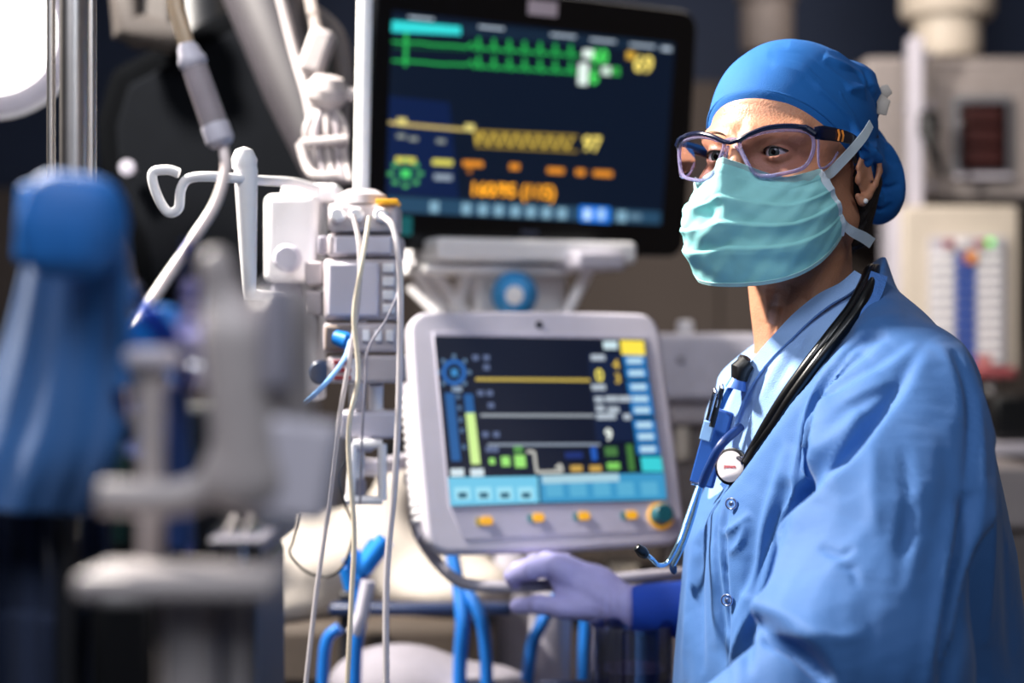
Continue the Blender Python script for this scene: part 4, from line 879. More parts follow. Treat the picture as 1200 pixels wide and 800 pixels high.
# eyes
M_eye = mat('eye_white', 'C9C4C4', .2, var=.02); M_iris = mat('grey_green_iris', '3E4A46', .25, var=.3, scale=400); M_pupil = mat('pupil', '050505', .1)
for s in (1, -1):
    c = np.array((.0765, .032*s, 0)); g = np.array((1, .10, -.02)) if s > 0 else np.array((1, .12, -.02)); gw = H2W(g)[0]-HC; gw /= np.linalg.norm(gw); cw = H2W(c)[0]
    r = .0122; e = MB(BO).lathe(cw, [(max(.0002, r*math.sin(a)), -r*math.cos(a)) for a in np.linspace(0, math.pi, 20)], axis=gw, n=28, cap=False).build('eyeball', M_eye, nurse)
    MB(BO).lathe(cw, [(r*math.sin(a)*1.0, (r+.0004)*math.cos(a)) for a in (.50, .4, .3, .2, .1, .01)], axis=gw, n=24, cap=False).build('iris', M_iris, e)
    MB(BO).lathe(cw, [(r*math.sin(a), (r+.0007)*math.cos(a)) for a in (.21, .12, .01)], axis=gw, n=20, cap=False).build('pupil', M_pupil, e)
    # upper lash line
    P = []
    for q in np.linspace(-1, 1, 15):
        v = .0315+.0142*q*.98; P.append((v*s, .0048*(1-q*q)+.0006))
    def on(v, w_):
        u = np.linspace(.11, .06, 300); d = f_face((u, np.full(300, v), np.full(300, w_))); return u[np.argmax(d < .0006)] if (d < .0006).any() else .08
    lp = [hw(math.sqrt(max(0, .0142**2-((abs(v)-.032))**2-(w_)**2))+.0765+.0004, v, w_) for v, w_ in P]
    MB(BO).tube(lp, .0007, 6).build('eyelash', mat('lash_brown', '1E1410', .7), nurse)
    bp_ = MB(BO)
    for i in range(26):
        q = i/25; v = (.014+.042*q)*s; w_ = .0185+.006*math.sin(q*2.4)-.004*q*q; u = np.linspace(.12, .04, 300); d = f_face((u, np.full(300, v), np.full(300, w_))); uu = u[np.argmax(d < 0)]
        bp_.tube([hw(uu+.0002, v, w_-.001), hw(uu+.0012, v+.0028*s, w_+.0022)], [.0004, .0002], 4)
    bp_.build('eyebrow', mat('brow_brown', '4A3424', .8), nurse)
    if s > 0: MB(BO).lathe(hw(-.004, .0835, -.0435), [(.0001, -.0028), (.0020, -.002), (.0028, 0), (.0020, .002), (.0001, .0028)], n=16, axis=lf).build('earring', mat('pearl_stud', 'F4F0EC', .15), nurse)

# hair
def f_hair(P):
    a = ell(P, (-.024, 0, .028), (.088, .0765, .084)); a = smax(a, P[2]-.03, .004); a = smax(a, P[0]-(.012+.35*np.minimum(P[2], .03)), .004)
    a = smin(a, cap(P, (-.052, .058, -.02), (-.058, .047, -.075), .018, .012), .015); a = smin(a, cap(P, (-.075, .02, -.04), (-.075, .02, -.075), .03, .02), .015)
    X = (P[0], np.abs(P[1]), P[2]); a = smin(a, cap(X, (.008, .0745, .02), (.004, .0765, -.006), .006, .0022), .004)
    return smax(a, -(ell(P, (-.013, .09, -.012), (.022, .016, .03))), .004)
V, Q = nets(f_hair, (-.125, -.09, -.1), (.04, .095, .13), .0022); N = vnorm(V, Q)
V = V+N*(np.sin(V[:, 0]*900+V[:, 2]*260+3*noise3(V, 40, 3))*.0006)[:, None]; smesh('hair', H2W(V), Q, mat('dark_brown_hair', '1E1613', .5, var=.4, scale=120, bump=.5, bscale=700), nurse, BO)

# surgical cap
BU = [-.2, -.12, -.075, -.06, -.045, -.032, -.018, .0, .015, .03, .06, .09, .12]; BW = [-.062, -.064, -.060, -.048, -.036, -.026, -.014, .002, .012, .022, .0455, .0665, .077]
def f_cap(P):
    a = ell(P, (-.014, 0, .036), (.1015, .081, .089))
    b = ell(P, (-.060, .018, .070), (.046, .050, .038)); a = smin(a, b, .02)
    b = ell(P, (-.104, .038, -.008), (.036, .038, .054)); a = smin(a, b, .014)
    b = ell(P, (-.05, 0, -.002), (.058, .082, .046)); a = smin(a, b, .02); X = (P[0], np.abs(P[1]), P[2]); b = cap(X, (-.036, .074, .000), (.004, .0765, .008), .015); a = smin(a, b, .016)
    return smax(a, np.interp(P[0], BU, BW)-P[2], .002)
V, Q = nets(f_cap, (-.165, -.1, -.075), (.105, .1, .14), .0018); V = relax(V, Q, 1, .4); Vw = H2W(V); Nw = vnorm(Vw, Q)
bk = np.clip((.01-V[:, 0])/.06, 0, 1); Vw = Vw+Nw*(noise3(V, 60, 5)*.0008+noise3(V, 28, 8)*.0012+bk*(.0055*(1-np.abs(noise3(V, 26, 31, 3))*3)+.0018*(1-np.abs(noise3(V, 60, 33, 3))*3)-.0036))[:, None]
Vw = strokes(Vw, Nw, [(p_, w_, a_*1.7) for p_, w_, a_ in [([(878, 58), (900, 48), (925, 52)], 6, -.001), ([(952, 78), (985, 100), (1012, 140)], 4, -.0030), ([(968, 72), (1000, 92), (1022, 112)], 4, -.0022), ([(983, 108), (1008, 104), (1027, 110)], 4, .0028),
    ([(955, 98), (985, 130), (1005, 155)], 4, .0022), ([(940, 92), (975, 130), (995, 152)], 3.5, -.0020), ([(1012, 135), (1018, 108), (1012, 80)], 4, -.002), ([(995, 112), (1015, 130), (1020, 148)], 3, -.002),
    ([(1008, 150), (1028, 148), (1042, 175)], 4, -.0028), ([(1012, 165), (1032, 180), (1050, 195)], 3.5, -.0026), ([(1022, 158), (1045, 172), (1054, 190)], 4, .002), ([(1018, 190), (1035, 205), (1040, 235)], 4, -.003),
    ([(1024, 210), (1030, 230), (1028, 252)], 4, .0024), ([(1020, 225), (1040, 222), (1055, 215)], 3, -.0022), ([(1018, 240), (1034, 246), (1046, 238)], 3, -.002), ([(965, 66), (1000, 84), (1020, 104)], 4, .0030), ([(960, 110), (990, 140), (1005, 165)], 3.5, -.003), ([(1000, 92), (1012, 120), (1012, 145)], 3.5, .003), ([(900, 62), (945, 70), (978, 100)], 5, -.0012), ([(905, 75), (945, 88), (970, 120)], 5, .0012)]])
Vl = W2H((Vw[:, 0], Vw[:, 1], Vw[:, 2])); dd_ = np.maximum(0, .0035-f_face(Vl)); out = np.maximum(dd_-.0, 0)*(Vl[2] > np.interp(Vl[0], BU, BW)-.004); Vw = Vw+Nw*np.minimum(out, .014)[:, None]
M_cap = mat('cap_blue_cloth', '0660AC', .8, var=.04, scale=20, bump=.35, bscale=1100)
cp = smesh('surgical_cap', Vw, Q, M_cap, nurse, BO)
hem = []
for a in np.linspace(-1.25, 1.25, 60):   # rolled hem along the forehead
    v = .0785*math.sin(a); 
    u = np.linspace(.13, -.02, 400); d = f_cap((u, np.full(400, v), np.interp(u, BU, BW)+.003)); j = np.argmax(d < 0); hem.append(hw(u[j]+.0002, v*1.004, np.interp(u[j], BU, BW)+.0015))
MB(BO).tube(hem, .0016, 8).build('cap_hem', M_cap, cp)
bw_ = MB(BO); 
for pts in ([(1024, 112, 1.73), (1036, 108, 1.73), (1043, 104, 1.73)], [(1026, 110, 1.73), (1036, 120, 1.725), (1033, 134, 1.725)], [(1022, 116, 1.735), (1030, 110, 1.73), (1037, 108, 1.74)]):
    bw_.tube(wp(pts), [.004, .007, .005], 8, flat=.25)
bw_.build('mask_bow', M_linen, nurse)

# face mask
M_mask = mat('mask_turquoise', '8ED2D4', .75, var=.04, scale=60, bump=.3, bscale=1500, sub=.0); M_band = mat('mask_band_white', 'CFDCE4', .8, bump=.4, bscale=1500)
ns, nt_ = 150, 90; V = np.zeros(((ns+1)*(nt_+1), 3)); k = 0
def mpt(s, q, off=0):
    A = np.interp(q, [0, .12, .3, .5, .75, 1], [.0895, .095, .103, .106, .098, .080]); B = np.interp(q, [0, .3, .7, 1], [.0785, .0805, .079, .0745])
    ph = math.radians(np.interp(q, [0, .3, .7, 1], [60, 70, 80, 84]))*s
    tw = -.006-.022*math.sin(min(1, abs(s)*1.25)*math.pi*.5)**1+.010*max(0, abs(s)-.6)/.4; bw2 = -.128+.050*abs(s)**2.6
    w_ = tw+(bw2-tw)*q
    ridge = .0185*math.exp(-(s/.13)**2)*np.interp(q, [0, .15, .35, .6, 1], [1, .9, .5, .08, 0])
    pl = 0
    for c_, a_ in ((.30, .0042), (.50, .0048), (.70, .0040)):
        x_ = (q+.012*math.sin(s*5)+.02*s*s-c_)/.10; pl += a_*(1/(1+math.exp(max(-60, min(60, -x_*26)))))*math.exp(-max(0, x_)*1.2)
    pl *= (1-.55*abs(s)**3)
    cr = .0018*math.sin(s*9+q*11+1)*math.sin(q*7+s*3)+.0020*math.sin(s*6-q*8+.5)*math.sin(q*13+1)*(q > .12)+.0007*math.sin(s*23+q*5)*math.sin(q*31+s*9)
    dent = -.007*math.exp(-((s+.12)/.10)**2-((q-.42)/.10)**2)-.005*math.exp(-((s-.22)/.16)**2-((q-.62)/.07)**2)+.004*math.exp(-((s+.05)/.14)**2-((q-.60)/.07)**2)
    r_ = ridge+pl+cr+dent+off
    u = .018+(A+r_)*math.cos(ph); v = (B+r_*.7)*math.sin(ph)
    # squarer far side
    if s < 0: v -= .006*math.sin(math.pi*min(1, -s*1.1))*np.interp(q, [0, .3, 1], [0, 1, .9]); u += .008*math.sin(math.pi*min(1, -s*1.1))*np.interp(q, [0, .3, 1], [0, 1, .6])
    return (u, v, w_)
G = np.array([[mpt(-1+2*i/ns, j/nt_) for i in range(ns+1)] for j in range(nt_+1)]).reshape(-1, 3)
Q = np.array([(j*(ns+1)+i, j*(ns+1)+i+1, (j+1)*(ns+1)+i+1, (j+1)*(ns+1)+i) for j in range(nt_) for i in range(ns)])
mk = smesh('face_mask', H2W(G), Q, M_mask, nurse, BO); so = mk.modifiers.new('solid', 'SOLIDIFY'); so.thickness = .0012; so.offset = 0
def ribbon(nm, pts, wd, m, par, th=.0010, nrm=None):
    P = smooth(pts, 6); b = MB(BO); V = []; n = len(P)
    for i in range(n):
        tt = P[min(i+1, n-1)]-P[max(i-1, 0)]; tt /= np.linalg.norm(tt)+1e-9
        nn = (P[i]-(np.array(nrm) if nrm is not None else HC)); nn[2] *= .6; nn -= tt*(nn@tt); nn /= np.linalg.norm(nn)+1e-9; sd = np.cross(tt, nn)
        w_ = wd if np.isscalar(wd) else np.interp(i/(n-1), np.linspace(0, 1, len(wd)), wd)
        V += [P[i]+sd*w_/2+nn*th/2, P[i]-sd*w_/2+nn*th/2, P[i]-sd*w_/2-nn*th/2, P[i]+sd*w_/2-nn*th/2]
    Fc = [(i*4+j, i*4+(j+1) % 4, (i+1)*4+(j+1) % 4, (i+1)*4+j) for i in range(n-1) for j in range(4)]+[(0, 1, 2, 3), (4*n-1, 4*n-2, 4*n-3, 4*n-4)]
    return b.add(V, Fc).build(nm, m, par)
ribbon('top_band', [hw(*mpt(s, .035, .0009)) for s in np.linspace(-1, 1, 60)], .0085, M_band if 0 else mat('mask_band_pale', 'A9D4D4', .75, bump=.6, bscale=1500), mk)
for s in (1, -1): ribbon('side_band', [hw(*mpt(s*.992, q, .0010)) for q in np.linspace(-.02, 1.0, 30)], .0065, M_band, mk)
ribbon('bottom_band', [hw(*mpt(s, .985, .0009)) for s in np.linspace(-1, 1, 60)], .004, mat('mask_band_pale', 'A9D4D4', .75), mk)
c0 = np.array(mpt(1, .22)); 
ribbon('upper_tie', [hw(*mpt(.985, .30, .002)), hw(*mpt(.998, .12, .003)), W(975, 201, 1.640), W(995, 180, 1.642), W(1012, 160, 1.655), W(1021, 145, 1.668)], [.006, .009, .010, .010, .010, .009], M_band, mk)
ribbon('lower_tie', [hw(*mpt(.99, .7, .001)), W(990, 264, 1.660), W(1000, 272, 1.667), W(1012, 278, 1.678), W(1022, 285, 1.688)], [.006, .008, .010, .011, .011], M_band, mk)

# safety glasses: a thing of their own
gl = thing('safety_glasses', 'safety glasses with dark navy top frame and clear lenses on the nurse', 'glasses', hw(.105, 0, .0)); GO = hw(.105, 0, .0)
def gp(v, w_, off=0): return hw(.110-4.4*v*v+off-.10*abs(w_-.0)*0, v, w_)
def lens_outline(s):
    K = [(.0085, .0085), (.018, .0135), (.036, .0178), (.056, .0185), (.0695, .0160), (.0745, .008), (.0730, -.006), (.066, -.0175), (.050, -.0225), (.034, -.0245), (.0235, -.021), (.0145, -.007)]
    P = [np.array(k) for k in K]; P2 = [P[-1]]+P+[P[0], P[1]]; out = []
    for i in range(1, len(P2)-2):
        for k in range(5):
            t = k/5; a, b, c, d = P2[i-1], P2[i], P2[i+1], P2[i+2]; q = .5*((2*b)+(-a+c)*t+(2*a-5*b+4*c-d)*t*t+(-a+3*b-3*c+d)*t**3); out.append((q[0]*s, q[1]))
    return out
M_rim = mat('clear_lilac_rim', 'C6BEE8', .08, var=.0, trans=.75, ior=1.3); M_gfr = mat('navy_glasses_frame', '0B1430', .22, var=0)
for s in (1, -1):
    o_ = lens_outline(s); n = len(o_); cv = (.041*s, 0.0)
    V = []; rings = 6
    for r_ in range(rings+1):
        for v, w_ in o_: q = 1-r_/rings*.999; V.append(gp(cv[0]+(v-cv[0])*q, cv[1]+(w_-cv[1])*q))
    Fc = [(r_*n+i, r_*n+(i+1) % n, (r_+1)*n+(i+1) % n, (r_+1)*n+i) for r_ in range(rings) for i in range(n)]
    MB(GO).add(V, Fc).build('lens', clear('lens_clear', 'E6E2EE', .035), gl)
    lp = [gp(v, w_) for v, w_ in o_]; MB(GO).tube(lp+[lp[0], lp[1]], .0019, 10, caps=False).build('rim', M_rim, gl)
    # top frame bar, rising over each lens, meeting at the bridge
    tb = [gp(s*v, w_, .0016) for v, w_ in ((.0, .0092), (.009, .0112), (.020, .0162), (.036, .0210), (.054, .0222), (.068, .0200), (.0765, .0140))]
    tb2 = smooth(tb, 5); MB(GO).tube(tb2, [.0022]*6+[.0024]*(len(tb2)-12)+[.0032]*6, 10, flat=1.0).build('brow_bar', M_gfr, gl)
    tm = smooth([gp(s*.0755, .0150, .001), hw(.078, .0805*s, .0155), hw(.058, .0835*s, .0155), hw(.03, .0845*s, .0145), hw(.0, .0825*s, .010), hw(-.02, .081*s, .008)], 5); n = len(tm)
    MB(GO).tube(tm, [float(x_) for x_ in np.interp(np.linspace(0, 1, n), [0, .2, .5, 1], [.0058, .0070, .0062, .0045])], 14, flat=.3, up=lf).build('temple', M_gfr, gl)
    # clear side shield under the temple
    V = []
    for i in range(9):
        q = i/8; u = .082-.034*q; V += [hw(u, (.0775+.004*q)*s, .014), hw(u-.002*q, (.0765+.003*q)*s, -.016+.012*q)]
    MB(GO).add(V, [(2*i, 2*i+1, 2*i+3, 2*i+2) for i in range(8)]).build('side_shield', clear('lens_clear', 'E6E2EE', .035), gl)
    MB(GO).tube(smooth([hw(.082, .0775*s, .012), hw(.079, .077*s, -.016), hw(.06, .0785*s, -.012), hw(.048, .0805*s, .0)], 5), .0011, 8).build('shield_edge', M_rim, gl)
    MB(GO).tube(smooth([gp(s*.004, .006), gp(s*.009, -.003, -.004), gp(s*.013, -.014, -.008)], 5), .0016, 8).build('nose_pad', M_rim, gl)
    for u in (.058, .050): tag(MB(GO).tube([hw(u, .0858*s, .0205), hw(u-.001, .0866*s, .0155), hw(u, .0858*s, .0095)], .0011, 8).build('orange_stripe', mat('orange_stripe', 'E88A30', .4), gl), 'orange stripe')
MB(GO).tube([gp(-.009, .0105), gp(0, .0118, .001), gp(.009, .0105)], .0026, 10).build('bridge', M_rim, gl)
# scrub shirt, gown
M_shirt = mat('scrub_light_blue', '8AAEE2', .8, var=.06, scale=25, bump=.4, bscale=900)
M_gown = mat('gown_blue_cloth', '30629F', .72, var=.04, scale=9, bump=.25, bscale=1000, sheen=.12)
V, Q = nets(f_shirt, (.1, 1.52, .93), (.56, 1.95, 1.42), .004); V = relax(V, Q, 1); N = vnorm(V, Q)
V = V+N*(noise3(V, 22, 11)*.003)[:, None]
V = strokes(V, N, [([(930, 400), (905, 440), (880, 490)], 7, .004), ([(900, 430), (880, 470), (865, 520)], 6, -.004), ([(950, 380), (925, 425), (905, 460)], 5, -.003), ([(870, 440), (858, 480), (855, 520)], 6, .004)])
sh = smesh('scrub_shirt', V, Q, M_shirt, nurse, BO)
def band(nm, px, fn, off, wd, m, par, y0=1.3, y1=2.2):
    return ribbon(nm, [hit(fn, x_, y_, off, y0, y1) for x_, y_ in px], wd, m, par, th=.003, nrm=(.34, 1.78, 1.2))
def f_shirt_neck(P): return np.minimum(f_shirt(P), f_torso(P, -.012)+.0)
def nk(P): return W2H(P)
f_neckw = lambda P: f_neck(W2H(P))
def f_collarbase(P): return np.minimum(f_torso(P, -.012), f_neckw(P))
band('collar_band', [(1008, 322), (990, 338), (965, 352), (940, 372), (920, 392), (901, 412), (885, 432), (872, 455), (862, 480), (856, 505)], f_collarbase, .004, [.014, .016, .018, .019, .019, .018, .018, .016, .014, .012], M_shirt, sh)
V, Q = nets(f_gown, (-.02, 1.22, .5), (.62, 2.02, 1.42), .0034)
V = relax(V, Q, 2); N = vnorm(V, Q)
lowf = np.clip((1.30-V[:, 2])/.3, 0, 1)
V = V+N*(noise3(V, 16, 21, aniso=(1, 1, .35))*.004*lowf+noise3(V, 45, 22, aniso=(1, 1, .4))*.0008)[:, None]
ST = [([(1004, 412), (980, 450), (957, 496), (950, 530)], 7, .008), 
      
      ([(905, 635), (895, 688), (868, 744), (846, 800)], 7, .008), ([(925, 560), (898, 640), (880, 700)], 12, -.008),
      ([(893, 748), (930, 762), (968, 800)], 8, -.016), ([(897, 742), (940, 740), (980, 750), (1020, 742)], 12, .008), ([(845, 626), (862, 618), (880, 602)], 5, .006), ([(855, 650), (868, 636), (876, 612)], 4, .005),
      ([(1001, 393), (1025, 378), (1062, 368)], 12, .006), ([(985, 425), (1003, 402), (1040, 392)], 7, -.005), ([(1010, 480), (985, 530), (965, 570)], 10, .007),
      ([(1116, 410), (1134, 460), (1137, 516), (1130, 580)], 6, -.005), ([(1146, 460), (1150, 560), (1142, 640)], 7, .006),
      ([(1134, 575), (1130, 635), (1116, 700), (1104, 830)], 10, -.022), ([(1121, 590), (1108, 655), (1100, 710), (1082, 810)], 8, .010), ([(1160, 560), (1160, 640), (1155, 760)], 9, .007),
      ([(1078, 560), (1075, 620), (1062, 700)], 9, .003), ([(1025, 520), (1022, 580), (1030, 640)], 8, .003), ([(1060, 520), (1064, 590), (1055, 650)], 7, -.003), 
      ([(960, 640), (985, 650), (1000, 640)], 5, -.004), ([(982, 662), (1000, 668), (1005, 690)], 4, -.003), ([(1180, 600), (1185, 700), (1190, 800)], 12, -.006),
      ([(853, 585), (848, 640), (852, 720), (856, 810)], 4, -.006), ([(845, 590), (838, 660), (842, 760)], 7, .005), ([(828, 600), (818, 680), (822, 790)], 7, -.007), ([(812, 640), (806, 720), (802, 800)], 6, .005), ([(870, 660), (872, 720), (868, 800)], 10, .003),
      ([(1095, 395), (1120, 440), (1128, 500)], 12, .003)]
def gown_fields(V, N):
    px = 600+F*V[:, 0]/V[:, 1]; py = 400-F*(V[:, 2]-CZ)/V[:, 1]
    face = np.clip(-(N*V_dir(V)).sum(1)*3, 0, 1)
    def rg_(x): return 1-np.abs(np.sin(x))*1.0
    wv = 14*np.sin(py*.017+1)+8*np.sin(py*.041+px*.01)
    # sleeve: long folds running down from the shoulder
    c = (px-1060)+(py-430)*.165+wv; m = np.clip((px-905-(800-py)*.12)/40, 0, 1)*np.clip((1128-px+(py-600)*-.08)/30, 0, 1)*np.clip((py-440)/120, 0, 1)
    H = m*(.0042*(rg_(c*.047+.7)-.36)+.0022*(rg_(c*.103+py*.008)-.36))
    # back panel, near vertical
    m = np.clip((px-1125)/20, 0, 1)*np.clip((py-460)/80, 0, 1); H += m*.0040*(rg_(px*.062+.3*np.sin(py*.012)+.4)-.36)
    # pull folds from the shoulder down to the front
    c = (px-1000)*.80+(py-440)*.60; q = c+10*np.sin(py*.02+px*.013); m = .5*np.exp(-((px-985)/52)**2-((py-475)/85)**2)
    H += m*(.0058*(rg_(q*.055+1.1)-.36)+.0028*(rg_(q*.13+.5)-.36))
    # front panel
    c = (px-870)+(py-600)*.28; m = np.clip((925-px)/30, 0, 1)*np.clip((py-585)/40, 0, 1); H += m*(.0034*(rg_(c*.06+.5*np.sin(py*.02))-.36))
    # fine crumples
    H += .0011*(1-3*np.abs(noise3(V, 48, 51, 3, (1, 1, .45))))+.0005*(1-3*np.abs(noise3(V, 110, 52, 3)))
    return V+N*(H*face*.30)[:, None]
V = gown_fields(V, N)
V = steps(V, N, [([(1090, 395), (1045, 490), (1005, 570), (955, 622), (922, 672), (893, 748), (880, 800)], -1, .028, 4, 110), ([(1060, 440), (1030, 495), (995, 535), (944, 583), (914, 640), (900, 715)], 1, .018, 4, 60), ([(1024, 385), (978, 450), (954, 510), (942, 575)], 1, .010, 3.5, 24), ([(1046, 455), (1010, 490), (980, 540)], 1, .007, 4, 28),
    ([(1010, 385), (965, 455), (948, 520), (935, 590), (912, 645), (903, 710)], -1, .007, 4, 20), ([(1035, 400), (990, 455), (965, 510), (952, 560)], -1, .008, 4, 22),
    ([(1075, 400), (1030, 440), (990, 480), (965, 500)], -1, .008, 5, 26), ([(1040, 495), (1003, 565), (975, 612)], -1, .006, 6, 30),
    ([(880, 738), (930, 752), (968, 785), (990, 850)], -1, .022, 4, 70), ([(1130, 390), (1140, 490), (1134, 600), (1114, 680), (1096, 850)], 1, .026, 5, 110),
    ([(1128, 400), (1143, 470), (1146, 560), (1138, 640)], 1, .006, 4, 30), ([(852, 560), (849, 640), (852, 720), (856, 850)], -1, .006, 2.5, 30),
    ([(930, 520), (905, 600), (885, 680), (850, 760)], -1, .007, 4, 25), ([(1062, 600), (1050, 640), (1040, 705)], 1, .005, 4, 40), ([(1085, 520), (1080, 600), (1060, 720)], 1, .004, 6, 35)], 1.85)
V = relax(V, Q, 1, .3); N = vnorm(V, Q)
ST = [(p_, w_*.85, a_*(.75 if abs(a_) > .009 else 1.0)) for p_, w_, a_ in ST]
V = strokes(V, N, ST, 1.85)
gw = smesh('surgical_gown', V, Q, M_gown, nurse, BO)
GV = V
def gown_at(px, py, off=.002):
    """nearest gown point on a sight line"""
    ppx = 600+F*GV[:, 0]/GV[:, 1]; ppy = 400-F*(GV[:, 2]-CZ)/GV[:, 1]; d = np.hypot(ppx-px, ppy-py); m = d < max(6, d.min()+3); return W(px, py, GV[m, 1].min()-off)
band('neck_band', [(1030, 322), (1022, 345), (1002, 375), (978, 400), (955, 425), (932, 455), (915, 485), (895, 515), (872, 545), (850, 574)], f_gown, .0035, .017, mat('neck_band_blue', '4474BC', .75, bump=.8, bscale=260), gw)
pl = [gown_at(848+.004*(y_-578)*6, y_, .001) for y_ in range(580, 800, 14)]
if 0: pl = [sum(pl[max(0, i-2):i+3])/len(pl[max(0, i-2):i+3])-(0, .003, 0) for i in range(len(pl))]
if 0: ribbon('placket_seam', pl, .0024, mat('seam_pale_blue', '7E9CD8', .8), gw, th=.001, nrm=(.4, 1.8, 1.1))
for x_, y_ in ((857, 590), (852, 703)):
    c = gown_at(x_, y_, .0015); ax_ = np.array((-.45, -.9, 0)); n_ = 20; a_ = np.cross(ax_, (0, 0, 1)); a_ /= np.linalg.norm(a_); b_ = np.cross(a_, ax_/np.linalg.norm(ax_))
    s_ = MB(BO); s_.tube([c+.0052*(math.cos(q)*a_+math.sin(q)*b_) for q in np.linspace(0, 6.2832, 21)], .0011, 8, caps=False); s_.lathe(c-ax_*.0005, [(.001, .0018), (.0024, .0012), (.0026, 0)], axis=ax_, n=14); s_.build('snap_fastener', mat('snap_metal', 'A8B8E0', .25, metal=.9), gw)
# trousers and shoes below the frame
for s in (1, -1):
    h0 = BO+bl*.085*s
    V, Q = nets(lambda P: smax(cap(P, h0+(0, 0, .62), h0+(0, 0, .1), .08, .065), .09-P[2], .01), tuple(h0-(.12, .12, 0)), tuple(h0+(.12, .12, .75)), .009); smesh('trouser_leg', V, Q, M_gown, nurse, BO)
    V, Q = nets(lambda P: smax(smin(cap(P, h0+(0, 0, .045), h0+bf*.15+(0, 0, .03), .045, .036), cap(P, h0+(0, 0, .05), h0+(0, 0, .1), .042), .03), .0-P[2], .004), tuple(h0-(.25, .25, .01)), tuple(h0+(.2, .2, .16)), .007); smesh('shoe', V, Q, M_linen, nurse, BO)

# far forearm: royal blue sleeve and gloved hand
M_slv = mat('royal_blue_knit', '0A46B8', .75, bump=.4, bscale=900)
def f_slv(P):
    a = cap(P, EF, (.146, 2.063, .986), .048, .0300); return smax(a, -(P[0]-.1435), .002)
V, Q = nets(f_slv, (.12, 1.94, .93), (.45, 2.14, 1.12), .004); N = vnorm(V, Q); V = V+N*(noise3(V, 60, 4)*.0012)[:, None]; smesh('sleeve', V, Q, M_slv, nurse, BO)
def chain(P, pts, rs, k=.004):
    a = None
    for i in range(len(pts)-1):
        c = cap(P, pts[i], pts[i+1], rs[i], rs[i+1]); a = c if a is None else smin(a, c, k)
    return a
def f_hand(P):
    wr = W(738, 712, 2.065)
    a = cap(P, W(742, 712, 2.066), W(715, 706, 2.07), .0275, .0255)
    a = smin(a, ell(P, W(688, 692, 2.085), (.040, .019, .030)), .018)
    a = smin(a, cap(P, W(700, 690, 2.085), W(668, 676, 2.10), .024, .021), .016)
    a = smin(a, ell(P, W(660, 667, 2.09), (.022, .020, .017)), .012)
    a = smin(a, ell(P, W(682, 712, 2.072), (.030, .015, .014)), .012)
    # thumb under the rail
    th = chain(P, [W(690, 712, 2.068), W(658, 712, 2.068), W(630, 708, 2.075), W(606, 710, 2.09)], [.0135, .0125, .0112, .0095]); a = smin(a, th, .008)
    # four fingers over the rail, curling behind it
    for k, (x_, y_, x2, y2, x3, y3, r) in enumerate(((652, 664, 622, 669, 600, 675, .0104), (655, 660, 626, 660, 607, 668, .0104), (662, 660, 640, 656, 622, 663, .0098), (672, 664, 656, 658, 640, 664, .0088))):
        y0 = 2.085+k*.019
        f_ = chain(P, [W(x_+10, y_+6, y0+.0), W(x_, y_, y0), W(x2, y2, y0+.006), W(x3, y3, y0+.022), W(x3+4, y3+10, y0+.034)], [r*1.15, r*1.15, r, r*.93, r*.82]); a = smin(a, f_, .005)
    return a
V, Q = nets(f_hand, (-.02, 2.02, .955), (.165, 2.22, 1.07), .002); V = relax(V, Q, 1); N = vnorm(V, Q)
V = V+N*(noise3(V, 190, 9)*.0005)[:, None]
V = strokes(V, N, [([(715, 690), (712, 712), (716, 735)], 2.5, -.0016), ([(724, 688), (722, 712), (726, 738)], 2.5, -.0014), ([(706, 700), (703, 716), (708, 734)], 2.5, -.0012), ([(640, 704), (640, 712), (641, 720)], 2, -.0009), ([(618, 704), (617, 714)], 2, -.0008), ([(640, 668), (650, 685), (672, 690)], 4, -.002)], 2.3)
gv = smesh('glove', V, Q, mat('lavender_glove', 'ABA8DC', .55, var=.05, scale=60, bump=.25, bscale=500), nurse, BO)
MB(BO).lathe(W(736, 712, 2.066), [(.0285, -.001), (.0295, 0), (.0285, .001)], axis=(1, 0, .02), n=28, cap=False).build('glove_rim', mat('lavender_glove', 'ABA8DC', .55), gv)
# near hand below the frame (resting along the gown)
def f_hand2(P):
    w0 = np.array(WN); d = np.array((-.80, -.25, -.3)); d /= np.linalg.norm(d); sd = np.cross(d, (0, 0, 1)); sd /= np.linalg.norm(sd)
    a = cap(P, w0-d*.01, w0+d*.09, .026, .030)
    for k in range(4): a = smin(a, chain(P, [w0+d*.09+sd*(.028-.018*k), w0+d*.13+sd*(.030-.019*k), w0+d*.165+sd*(.030-.019*k)+(0, 0, -.01)], [.011, .0098, .0082]), .004)
    return smin(a, chain(P, [w0+d*.04+sd*-.02, w0+d*.075+sd*-.05, w0+d*.11+sd*-.055], [.014, .0115, .0095]), .008)
V, Q = nets(f_hand2, (-.15, 1.15, .8), (.12, 1.42, .99), .003); smesh('glove', V, Q, mat('lavender_glove', 'ABA8DC', .55), nurse, BO)

# ---------------- stethoscope ----------------
so_ = W(950, 430, 1.6); t = thing('stethoscope', 'black stethoscope round the neck of the nurse', 'stethoscope', so_)
def f_all(P): return np.minimum(np.minimum(f_gown(P), f_shirt(P)), np.minimum(f_neckw(P), f_torso(P, -.012)))
Mrub = mat('black_rubber_tubing', '08090C', .28)
for off, r in ((0, .0062), (6, .0058)):
    px = [(1030, 330), (1021, 316), (1010, 336), (996, 362), (972, 393), (945, 428), (920, 463), (900, 495), (885, 522), (874, 542)]
    P = []
    for i, (x_, y_) in enumerate(px):
        x2, y2 = x_+off*(1 if i < 8 else .3), y_+off*.55*(i > 1)*(1 if i < 8 else .3)
        if i < 2: P.append(W(x2, y2, 1.73-.03*i))
        else: P.append(hit(f_all, x2, y2, .009, 1.3, 2.2)-(0, .006, 0))
    P = smooth(P, 8); MB(so_).tube(P, r, 14).build('tubing', Mrub, t)
